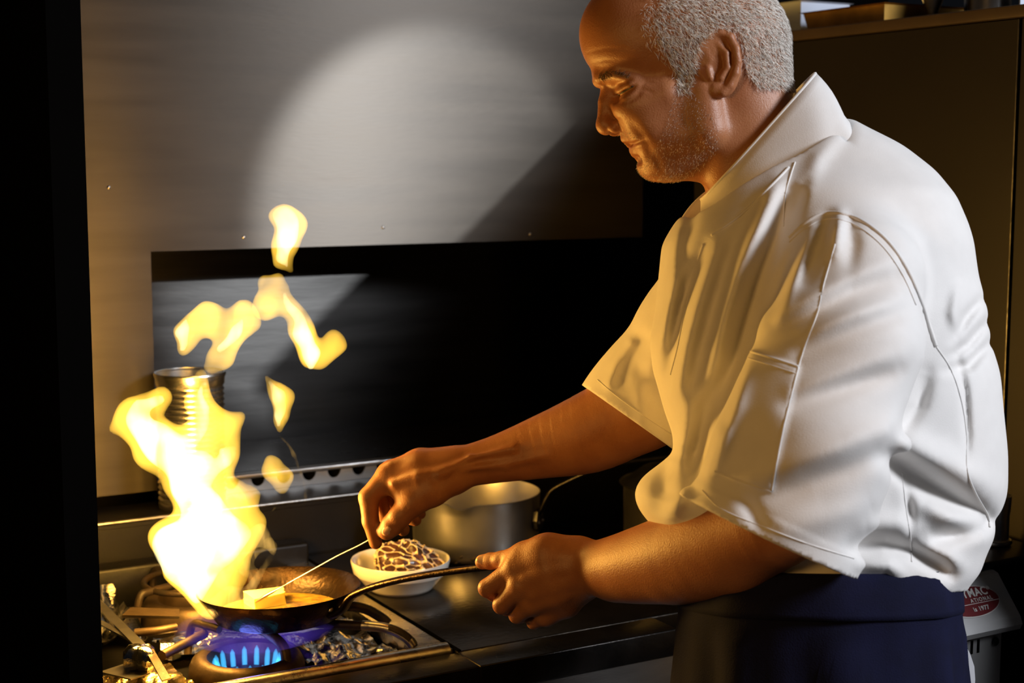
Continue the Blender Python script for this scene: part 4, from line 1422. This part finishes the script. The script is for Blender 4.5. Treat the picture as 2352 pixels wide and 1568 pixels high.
def strands(name, P, N, length, radius, comb, lift, m, rs, jitter=0.35, parent=None):
    n = len(P)
    t = comb - N * (comb * N).sum(1, keepdims=True)
    t = t / (np.linalg.norm(t, axis=1, keepdims=True) + 1e-6)
    t = t + rs.randn(n, 3) * jitter
    t = t - N * (t * N).sum(1, keepdims=True)
    t = t / (np.linalg.norm(t, axis=1, keepdims=True) + 1e-6)
    L = (length * (0.6 + 0.7 * rs.rand(n)))[:, None]
    p0 = P - N * 0.0006
    p1 = P + N * L * lift * 0.75 + t * L * 0.5
    p2 = P + N * L * lift + t * L
    s = np.cross(t, N)
    rings = []
    for p, k in ((p0, 1.0), (p1, 0.85)):
        for a in (0, 2.094, 4.189):
            rings.append(p + (s * math.cos(a) + N * math.sin(a)) * radius * k)
    rings.append(p2)
    V = np.stack(rings, 1).reshape(-1, 3)
    b = np.arange(n)[:, None] * 7
    T = np.array([(0, 1, 4), (0, 4, 3), (1, 2, 5), (1, 5, 4), (2, 0, 3), (2, 3, 5), (3, 4, 6), (4, 5, 6), (5, 3, 6)])
    F = (b[:, None] + T[None]).reshape(-1, 3)
    o = mesh_obj(name, V, F, m, parent)
    o['kind'] = 'stuff'
    return o


rs = np.random.RandomState(4)
HAIR = [(1480, -140), (1515, 0), (1500, 50), (1505, 95), (1530, 130), (1545, 160), (1552, 212), (1585, 212), (1598, 150), (1608, 100), (1640, 62), (1690, 72), (1706, 120), (1712, 165), (1740, 200), (1835, 205), (1860, -140)]
P, N = hair_points(HAIR, 24000, rs)
back = (RT * 0.55 - UP * 0.85).astype(f32)
k = rs.rand(len(P)) < 0.72
hair = strands('hair', P[k], N[k], np.full(k.sum(), 0.0085), 0.00026, np.tile(back, (k.sum(), 1)), 0.5, 'hair_white', rs, 0.4, person)
hair['label'] = 'cropped white hair'
strands('hair', P[~k], N[~k], np.full((~k).sum(), 0.0085), 0.00024, np.tile(back, ((~k).sum(), 1)), 0.5, 'hair_grey', rs, 0.4, person)
SPARSE = [(1440, -140), (1480, 0), (1470, 60), (1485, 105), (1515, 140), (1545, 160), (1530, 130), (1505, 95), (1500, 50), (1515, 0), (1480, -140)]
P, N = hair_points(SPARSE, 700, rs)
strands('fine_hair', P, N, np.full(len(P), 0.007), 0.00025, np.tile(back, (len(P), 1)), 0.4, 'hair_white', rs, 0.5, person)
BEARD = [(1552, 205), (1590, 212), (1622, 240), (1652, 300), (1648, 350), (1600, 400), (1560, 416), (1480, 412), (1452, 392), (1456, 362), (1490, 360), (1512, 330), (1530, 280)]
P, N = hair_points(BEARD, 3400, rs)
down = (-UP * 0.9 - RT * 0.2).astype(f32)
strands('stubble', P[:1600], N[:1600], np.full(1600, 0.0023), 0.00015, np.tile(down, (1600, 1)), 0.5, 'hair_white', rs, 0.5, person)
strands('stubble', P[1600:], N[1600:], np.full(1800, 0.0022), 0.00016, np.tile(down, (1800, 1)), 0.5, 'hair_grey', rs, 0.5, person)
P, N = hair_points([(1424, 300), (1440, 298), (1476, 316), (1470, 320), (1440, 314), (1428, 316)], 220, rs)
strands('moustache_stubble', P, N, np.full(len(P), 0.002), 0.0002, np.tile(down, (len(P), 1)), 0.5, 'hair_white', rs, 0.5, person)
P, N = hair_points([(1370, 180), (1376, 170), (1400, 162), (1440, 172), (1444, 180), (1405, 174), (1380, 184)], 420, rs)
strands('eyebrow', P, N, np.full(len(P), 0.006), 0.00024, np.tile((RT * 0.9 + UP * 0.1).astype(f32), (len(P), 1)), 0.35, 'brow_hair', rs, 0.35, person)
lash_pts = [on_body(head_sdf, x, y, 1.6)[0] - FW32 * 0.001 for x, y in ((1418, 218), (1428, 213), (1440, 206), (1454, 198))]
MB().tube(curve_pts(lash_pts, 14), [0.0004] + [0.0011] * 12 + [0.0004], 6).build('eyelash', 'lash', person, 180)

# ------------------------------------------------------------------ jacket
TAB = np.array([  # picture row, front edge, back edge, half width in metres
    (235, 1770, 1880, 0.030), (262, 1740, 1922, 0.055), (300, 1700, 1990, 0.068), (340, 1670, 2068, 0.086), (400, 1640, 2140, 0.112), (460, 1592, 2182, 0.146), (520, 1545, 2208, 0.154), (560, 1522, 2220, 0.158),
    (640, 1514, 2230, 0.160), (720, 1505, 2250, 0.162), (790, 1495, 2264, 0.162), (850, 1500, 2275, 0.162), (950, 1530, 2290, 0.162), (1000, 1550, 2296, 0.162), (1035, 1556, 2299, 0.162), (1066, 1522, 2300, 0.162), (1100, 1474, 2298, 0.162),
    (1135, 1458, 2294, 0.162), (1170, 1468, 2284, 0.162), (1210, 1500, 2270, 0.160), (1260, 1545, 2246, 0.156), (1300, 1570, 2232, 0.152), (1330, 1580, 2206, 0.146), (1380, 1590, 2190, 0.142)], float)
rows = np.linspace(TAB[0, 0], TAB[-1, 0], 240)


def smooth_tab(c):
    y = np.interp(rows, TAB[:, 0], TAB[:, c])
    ker = np.hanning(13)
    ker /= ker.sum()
    yp = np.concatenate([np.full(6, y[0]), y, np.full(6, y[-1])])
    return np.convolve(yp, ker, 'valid')


T_F, T_B, T_W = smooth_tab(1), smooth_tab(2), smooth_tab(3)
ORI = at(CX, CY, HD).astype(f32)

FOLDS = [  # polyline in the picture, height in mm (negative = crease), width px
    # sleeve creases
    ([(2050, 640), (1960, 672), (1857, 726), (1750, 786)], -5, 26), ([(2050, 600), (1950, 640), (1850, 690), (1765, 740)], 4, 24),
    ([(2070, 720), (1960, 760), (1838, 810)], -4, 22), ([(2060, 690), (1950, 725), (1850, 768)], 3, 20),
    ([(2060, 850), (1960, 884), (1813, 934)], -5, 24), ([(2060, 815), (1950, 850), (1820, 895)], 4, 24),
    ([(2030, 1030), (1940, 1075), (1857, 1106), (1745, 1160)], -6, 32), ([(2040, 980), (1940, 1025), (1850, 1056), (1740, 1095)], 6, 32),
    ([(2000, 1160), (1900, 1190), (1780, 1215)], 5, 36), ([(1700, 1140), (1740, 1190), (1760, 1215)], -4, 20),
    ([(1931, 491), (1924, 530), (1915, 580)], 5, 16), ([(1900, 500), (1880, 560), (1850, 640)], -4, 18), ([(1950, 505), (1960, 560), (1950, 620)], -3, 18),
    ([(1830, 560), (1790, 650), (1765, 730)], -5, 20), ([(1870, 530), (1830, 620), (1790, 720)], 4, 18),
    # pleats of the front
    ([(1812, 440), (1780, 540), (1735, 650), (1702, 755), (1680, 860), (1660, 960)], -13, 24), ([(1790, 420), (1750, 500), (1700, 610), (1665, 720), (1640, 840), (1625, 950)], 8, 24),
    ([(1740, 470), (1690, 560), (1650, 680), (1610, 800), (1590, 900)], -5, 22), ([(1640, 580), (1610, 680), (1580, 790), (1560, 880), (1570, 960)], 7, 26),
    ([(1622, 566), (1590, 640), (1566, 701), (1548, 800), (1536, 880)], -6, 18), ([(1570, 520), (1556, 600), (1540, 700), (1520, 790)], 5, 20), ([(1590, 500), (1570, 560), (1560, 620)], -4, 16),
    ([(1655, 860), (1634, 905), (1609, 980), (1588, 1110)], -10, 26), ([(1700, 830), (1680, 930), (1650, 1020), (1620, 1090)], 8, 28), ([(1600, 890), (1590, 980), (1560, 1060), (1530, 1130)], 7, 28),
    ([(1545, 1060), (1530, 1110), (1520, 1150)], -8, 26), ([(1580, 1110), (1560, 1150), (1540, 1185)], 5, 20),
    # back
    ([(2250, 690), (2215, 735), (2190, 780)], -4, 13), ([(2262, 740), (2225, 790), (2180, 820)], -4, 13), ([(2268, 790), (2225, 840), (2175, 850)], -4, 14), ([(2200, 660), (2190, 720), (2200, 760)], 3, 14),
    ([(2040, 1050), (2100, 1092), (2160, 1128), (2262, 1185)], -13, 26), ([(2050, 1000), (2120, 1040), (2190, 1075), (2275, 1120)], 7, 34), ([(2120, 1160), (2180, 1190), (2250, 1225)], 6, 28),
    ([(2130, 1235), (2190, 1226), (2255, 1214)], -9, 22), ([(1960, 1256), (2030, 1248), (2090, 1262), (2150, 1296), (2180, 1320)], -9, 20), ([(1990, 1210), (2060, 1205), (2110, 1225)], 5, 26),
    ([(2130, 1262), (2180, 1280), (2210, 1300)], 3, 18), ([(1980, 1300), (2040, 1300), (2080, 1325)], 5, 18), ([(2200, 820), (2216, 900), (2222, 1000), (2220, 1060)], -3, 10),
    ([(2130, 860), (2110, 930), (2060, 1010)], -6, 20), ([(2080, 1100), (2090, 1180), (2096, 1240)], -3, 12),
    # yoke and collar
    ([(1862, 400), (1838, 440), (1822, 480)], -2, 14), ([(1840, 450), (1820, 500), (1815, 550)], -3, 14), ([(1930, 300), (1880, 360), (1850, 420)], 4, 22),
]
POCKET = [(1722, 806), (1834, 842), (1772, 1128), (1640, 1082)]


SLEEVE = [at(1958, 652, 1.605), at(1925, 800, 1.575), at(1860, 1000, 1.560), at(1768, 1233, 1.575), at(1720, 1352, 1.59)]
SLEEVE_R = [0.068, 0.081, 0.0865, 0.0895, 0.091]
SLV_N = SLEEVE[4] - SLEEVE[3]
SLV_N = ((np.cross(at(1945, 1316, 1.60) - at(1592, 1150, 1.60), FW)))
SLV_N = SLV_N / np.linalg.norm(SLV_N)
if SLV_N[2] > 0:
    SLV_N = -SLV_N
FSLEEVE = [at(1665, 640, 1.915), at(1600, 760, 1.95), at(1500, 900, 1.985), at(1453, 966, 1.995), at(1390, 1052, 2.01)]
FSLEEVE_R = [0.068, 0.072, 0.073, 0.0735, 0.075]
FSL_N = np.cross(at(1556, 1038, 1.99) - at(1350, 893, 1.99), FW)
FSL_N = FSL_N / np.linalg.norm(FSL_N)
if FSL_N[2] > 0:
    FSL_N = -FSL_N


def sleeve_sdf(p, C, R, n, c, flat, disp=0.0):
    """open sleeve: a tube of cloth cut square at the cuff"""
    o = np.asarray(c, f32)
    off = (p - o) @ FW32
    q = p + np.outer(off * flat, FW32).astype(f32)
    out = d_chain(q, [np.asarray(a, f32) for a in C], R, 0.03) - disp
    al = (p - o) @ n.astype(f32)
    inner = np.maximum(out + 0.014, -(al + 0.14))
    return smax(np.maximum(out, al), -inner, 0.004), al


def FAR_FOLD(px, py):
    c = np.zeros(len(px), f32)
    for pts, a, wd in (([(1480, 780), (1440, 830), (1425, 870)], -4, 18), ([(1450, 790), (1415, 840), (1400, 880)], 4, 14), ([(1470, 850), (1500, 900), (1540, 960)], -4, 20), ([(1510, 800), (1470, 900), (1480, 960)], 4, 20)):
        dd, t = seg_dist(px, py, pts)
        c += (a * 0.001 * np.exp(-(dd / wd) ** 2)).astype(f32)
    return c


cl0, cl1 = (1626, 548), (1916, 256)
CN_M = ((cl0[0] + cl1[0]) / 2, (cl0[1] + cl1[1]) / 2)


def jacket_sdf(p, detail=True):
    px, py, z = proj(p)
    q = p - ORI
    u, v, w = (q @ RT32) / SP + CX, CY - (q @ UP32) / SP, -(q @ FW32)
    vc = np.clip(v, rows[0], rows[-1])
    fr, bk_, hw = np.interp(vc, rows, T_F), np.interp(vc, rows, T_B), np.interp(vc, rows, T_W)
    c, ru = (fr + bk_) / 2, (bk_ - fr) / 2 * SP
    x = (u - c) * SP
    k = (np.abs(x / ru) ** 2.2 + np.abs(w / hw) ** 2.2) ** (1 / 2.2)
    d = (k - 1) * np.minimum(ru, hw) * 0.9
    d = np.maximum(d, (v - 1350) * SP + 0.13 * w)
    d = smax(d, (246 - v) * SP, 0.02)
    # shoulders
    d = smin(d, d_chain(p, [at(1880, 500, 1.735).astype(f32), at(1915, 560, 1.665).astype(f32), at(1958, 645, 1.605).astype(f32)], [0.055, 0.062, 0.066], 0.03), 0.03)
    d = smin(d, d_chain(p, [at(1790, 440, 1.79).astype(f32), at(1700, 560, 1.86).astype(f32), at(1665, 640, 1.915).astype(f32)], [0.060, 0.066, 0.064], 0.03), 0.04)
    # neck opening under the collar
    e1 = ((u - CN_M[0]) - (v - CN_M[1])) * 0.7071 * SP
    e2 = (-(u - CN_M[0]) - (v - CN_M[1])) * 0.7071 * SP
    cut = np.maximum(((np.abs(e1 / 0.106) ** 3.2 + np.abs(w / 0.092) ** 3.2) ** (1 / 3.2) - 1) * 0.085, -(e2 + 0.010 + 0.24 * np.maximum(w, 0)))
    d = smax(d, -cut, 0.01)
    disp = np.zeros(len(p), f32)
    near = np.clip((w + 0.03) / 0.05, 0, 1)
    for pts, a, wd in FOLDS:
        xs = [t[0] for t in pts]
        ys = [t[1] for t in pts]
        m = (px > min(xs) - 3 * wd) & (px < max(xs) + 3 * wd) & (py > min(ys) - 3 * wd) & (py < max(ys) + 3 * wd)
        if not m.any():
            continue
        dd, t = seg_dist(px[m], py[m], pts)
        tap = np.sin(np.pi * np.clip(t * 0.86 + 0.07, 0, 1)) ** 0.7
        disp[m] += (a * 0.0017 * np.exp(-(dd / wd) ** 2) * tap).astype(f32)
    tw_ = (px * 0.55 + py) * 0.018
    disp += 0.0011 * np.sin(tw_ + 1.6 * np.sin(px * 0.011) + 1.1 * np.sin(py * 0.013 + 2)) * np.clip((py - 560) / 150, 0, 1)
    disp *= near
    m = (px > 1610) & (px < 1860) & (py > 780) & (py < 1150) & (w > 0.09)
    if m.any():
        ins = in_poly(px[m], py[m], POCKET)
        dd, _ = seg_dist(px[m], py[m], POCKET + POCKET[:1])
        disp[m] += (0.003 * np.clip(0.5 + np.where(ins, dd, -dd) / 14, 0, 1)).astype(f32)
    al = (p - np.asarray(SLEEVE[3], f32)) @ SLV_N.astype(f32)
    hem = 0.0012 * np.clip((al + 0.024) / 0.003, 0, 1)
    sl, al = sleeve_sdf(p, SLEEVE, SLEEVE_R, SLV_N, SLEEVE[3], 0.12, disp + hem)
    d = d - disp
    kk = 0.032 - 0.024 * np.clip((v - 640) / 260, 0, 1)
    d = np.where(al < 0.001, smin(d, sl, kk), np.minimum(d, sl))
    fs, fa = sleeve_sdf(p, FSLEEVE, FSLEEVE_R, FSL_N, FSLEEVE[3], 0.0, FAR_FOLD(px, py))
    d = np.where(fa < 0.001, smin(d, fs, 0.03), np.minimum(d, fs))
    return d


jo = [at(1340, 880, 2.1), at(2310, 1060, HD), at(1880, 240, HD), at(1880, 1350, HD), at(1592, 1150, 1.5), at(1945, 1330, 1.49), at(2100, 800, 1.56), at(1880, 1300, 1.96), at(1665, 600, 2.0), at(1600, 700, 2.03)]
lo, hi = box_of(jo, 0.03)
jv, jq = surface(jacket_sdf, lo, hi, 0.0034, margin=0.022)
jacket = mesh_obj('jacket', jv, jq, 'jacket_cloth', person)
jacket['label'] = 'white chef jacket with wide short sleeves'


def on_jacket(pts, d0=1.40):
    """march many lines of sight to the cloth at once"""
    R = np.array([ray(x, y) for x, y in pts])
    t = np.full(len(R), d0)
    for _ in range(110):
        d = jacket_sdf((CAM + R * t[:, None]).astype(f32))
        t = t + np.where(d < 0.0004, 0.0, np.maximum(d * 0.7, 0.0005))
    return CAM + R * t[:, None]


def seam(pts, r=0.0011, n=40, name='seam', off=-0.0002):
    P = on_jacket(curve_pts(pts, n))
    dz = (P - CAM) @ FW
    runs, cur = [], [0]
    for i in range(1, len(P)):
        if abs(dz[i] - dz[i - 1]) < 0.03:
            cur.append(i)
        else:
            runs.append(cur)
            cur = [i]
    runs.append(cur)
    P = P[max(runs, key=len)] - FW * off
    return MB().tube(P, r, 6, up=(0.3, 0.2, 0.9)).build(name, 'jacket_cloth', jacket, 180)


seam([(1812, 545), (1850, 512), (1900, 489), (1965, 500), (2030, 545), (2080, 612), (2115, 690), (2135, 750), (2150, 795)], 0.0022, 60, 'armhole_seam')
seam([(1812, 556), (1850, 524), (1900, 502), (1960, 514), (2022, 560), (2070, 625), (2104, 700)], 0.0008, 50, 'stitch_line')
seam([(1918, 560), (1890, 660), (1875, 726), (1850, 790), (1834, 842)], 0.0009, 30, 'sleeve_seam')
seam([(1722, 806), (1780, 824), (1834, 842)], 0.0015, 24, 'pocket_edge')
seam([(1834, 842), (1800, 980), (1772, 1128)], 0.0010, 30, 'pocket_edge')
seam([(1772, 1128), (1700, 1106), (1640, 1082)], 0.0010, 24, 'pocket_edge')
seam([(1718, 822), (1776, 840), (1830, 858)], 0.0006, 24, 'stitch_line')
seam([(1612, 1125), (1660, 1170), (1760, 1212), (1860, 1250), (1962, 1282)], 0.0007, 50, 'stitch_line')
seam([(2150, 795), (2185, 850), (2208, 920), (2220, 1000), (2222, 1080), (2240, 1130), (2268, 1180), (2274, 1210)], 0.0010, 50, 'side_seam')
seam([(2072, 1085), (2080, 1160), (2092, 1240), (2094, 1290)], 0.0009, 30, 'side_seam')
seam([(1634, 540), (1696, 498), (1758, 440), (1812, 384)], 0.0016, 40, 'collar_seam')
seam([(1372, 872), (1420, 912), (1480, 955), (1548, 1000)], 0.0008, 40, 'stitch_line')
seam([(1826, 372), (1815, 405), (1803, 450), (1800, 520)], 0.0010, 30, 'yoke_seam')
seam([(1616, 560), (1590, 640), (1572, 720), (1556, 800), (1540, 860)], 0.0012, 40, 'placket_edge')

# stand-up collar: a band of cloth round the neck, high at the nape and low at the throat
cu0, cu1 = (1612, 458), (1868, 172)
n = 72
bottom = (np.array(cl0, float), np.array(cl1, float), 0.090)
topc = (np.array(cu0, float), np.array(cu1, float), 0.064)


def collar_pt(th, s, off):
    """s: 0 top edge, 1 neck seam; th: 0 = throat, pi = nape"""
    a = topc[0] * (1 - s) + bottom[0] * s
    b = topc[1] * (1 - s) + bottom[1] * s
    lat = topc[2] * (1 - s) + bottom[2] * s
    m, hlf = (a + b) / 2, (b - a) / 2
    c0 = at(m[0], m[1], HD)
    e = at(b[0], b[1], HD) - c0
    ct, st = math.cos(th), math.sin(th)
    p = c0 - e * math.copysign(abs(ct) ** 0.72, ct) - FW * math.copysign(abs(st) ** 0.72, st) * lat
    nrm_ = -e / np.linalg.norm(e) * math.cos(th) * (1 if True else 0) - FW * math.sin(th)
    belly = 0.003 * math.sin(math.pi * min(s, 1.0))
    sag = (RT * 0.7071 - UP * 0.7071) * 0.022 * max(math.sin(th), 0) * s
    return p + nrm_ * (off + belly) + sag


ns = 9
Vc, Qc = [], []
for lay, off in ((0, 0.0), (1, -0.0035)):
    for j in range(ns):
        for i in range(n):
            Vc.append(collar_pt(2 * math.pi * i / n, 1.36 * j / (ns - 1), off + 0.0012 * math.sin(9 * 2 * math.pi * i / n + j * 0.8) * (j / (ns - 1))))
for lay in (0, 1):
    b = lay * ns * n
    for j in range(ns - 1):
        for i in range(n):
            q = (b + j * n + i, b + j * n + (i + 1) % n, b + (j + 1) * n + (i + 1) % n, b + (j + 1) * n + i)
            Qc.append(q if lay else q[::-1])
for i in range(n):
    Qc.append((i, (i + 1) % n, ns * n + (i + 1) % n, ns * n + i))
mesh_obj('collar', Vc, Qc, 'jacket_cloth', jacket)
MB().tube([collar_pt(t, 0.0, -0.0015) for t in np.linspace(0, 2 * math.pi, 73)], 0.0022, 6).build('collar_edge', 'jacket_cloth', jacket, 180)

# ------------------------------------------------------------------ apron and trousers
APT = [(1296, 1585, 2172, 0.158), (1312, 1578, 2180, 0.162), (1330, 1572, 2184, 0.165), (1352, 1566, 2188, 0.168), (1380, 1562, 2190, 0.170), (1392, 1560, 2191, 0.171), (1402, 1560, 2191, 0.170), (1450, 1556, 2194, 0.173), (1568, 1548, 2198, 0.178), (1750, 1540, 2204, 0.185), (2100, 1530, 2210, 0.195)]


def ring_at(row, n=88, amp=0.0, inset=0.0):
    y, fr, bk_, hw = row
    c = at((fr + bk_) / 2, y, HD)
    hx_ = (bk_ - fr) / 2 * SP - inset
    out = []
    for i in range(n):
        t = 2 * math.pi * i / n
        ct, st = math.cos(t), math.sin(t)
        x = math.copysign(abs(ct) ** 0.9, ct) * hx_
        w = math.copysign(abs(st) ** 0.9, st) * (hw - inset)
        k = amp * (math.sin(9 * t + y * 0.004) + 0.6 * math.sin(17 * t + 1 + y * 0.003))
        dirv = RT * ct - FW * st
        tilt = 0.085 * max(0.0, min(1.0, (1700 - y) / 300))
        out.append(c + RT * x - FW * w + dirv * k + UP * w * tilt)
    return out


def ring_loft(name, rows_, m, parent, thick=0.003, amps=None, label=None):
    n = 88
    R = [ring_at(r, n, (amps[i] if amps else 0)) for i, r in enumerate(rows_)]
    R2 = [ring_at(r, n, (amps[i] if amps else 0), thick) for i, r in enumerate(rows_)]
    seq = R + R2[::-1]
    V = np.array(seq).reshape(-1, 3)
    Q = []
    m_ = len(seq)
    for j in range(m_):
        a, b = j * n, ((j + 1) % m_) * n
        for i in range(n):
            Q.append((a + i, b + i, b + (i + 1) % n, a + (i + 1) % n))
    o = mesh_obj(name, V, Q, m, parent)
    if label:
        o['label'] = label
    return o


apron = ring_loft('apron', APT[4:], 'apron_cloth', person, 0.004, [0, 0, 0, .003, .006, .009, .012], 'navy apron tied at the waist')
ring_loft('waistband', [(y, a - 4, b + 3, w + 0.003) for y, a, b, w in APT[:6]], 'apron_cloth', apron, 0.006, [0, .0006, .0010, .0014, .0012, .0006])


def on_apron(px, py):
    return at(px, py, HD - 0.178)


tw = MB()
tp = [at(2216, 1478, 1.80), at(2228, 1500, 1.80), at(2238, 1530, 1.80), at(2240, 1560, 1.80), at(2236, 1640, 1.80)]
P0 = [at(2190, 1470, 1.80), at(2190, 1500, 1.80), at(2190, 1530, 1.80), at(2190, 1560, 1.80), at(2190, 1640, 1.80)]
th = FW * 0.006
rowsV = []
for a, b in zip(tp, P0):
    rowsV.append([tw.bm.verts.new(a), tw.bm.verts.new(b), tw.bm.verts.new(b + th), tw.bm.verts.new(a + th)])
for r0, r1 in zip(rowsV[:-1], rowsV[1:]):
    for k in range(4):
        tw.bm.faces.new((r0[k], r0[(k + 1) % 4], r1[(k + 1) % 4], r1[k]))
tw.bm.faces.new(rowsV[0][::-1])
tw.bm.faces.new(rowsV[-1])
tw.build('apron_string', 'towel', apron, label='white cloth end hanging at the back')
for s in (-1, 1):
    a = hipc - FW * 0.085 * s
    MB().lathe([(0.082, hipc[2] - 0.05), (0.082, 0.75), (0.080, 0.5), (0.075, 0.12), (0.072, 0.11), (0.077, 0.5), (0.079, 0.75), (0.079, hipc[2] - 0.05)], (a[0], a[1], 0), 32, close=True).build('trouser_leg', 'trouser', person, 60)
    sh = MB()
    sh.tube(curve_pts([(a[0] + 0.06, a[1] - 0.03, 0.045), (a[0] + 0.01, a[1], 0.05), (a[0] - 0.08, a[1] + 0.045, 0.04), (a[0] - 0.17, a[1] + 0.09, 0.034), (a[0] - 0.195, a[1] + 0.105, 0.03)], 14), [0.03, 0.042, 0.046, 0.046, 0.046, 0.045, 0.044, 0.045, 0.047, 0.048, 0.046, 0.042, 0.034, 0.02], 14, flat=0.8).build('shoe', 'black_gloss', person, 60)
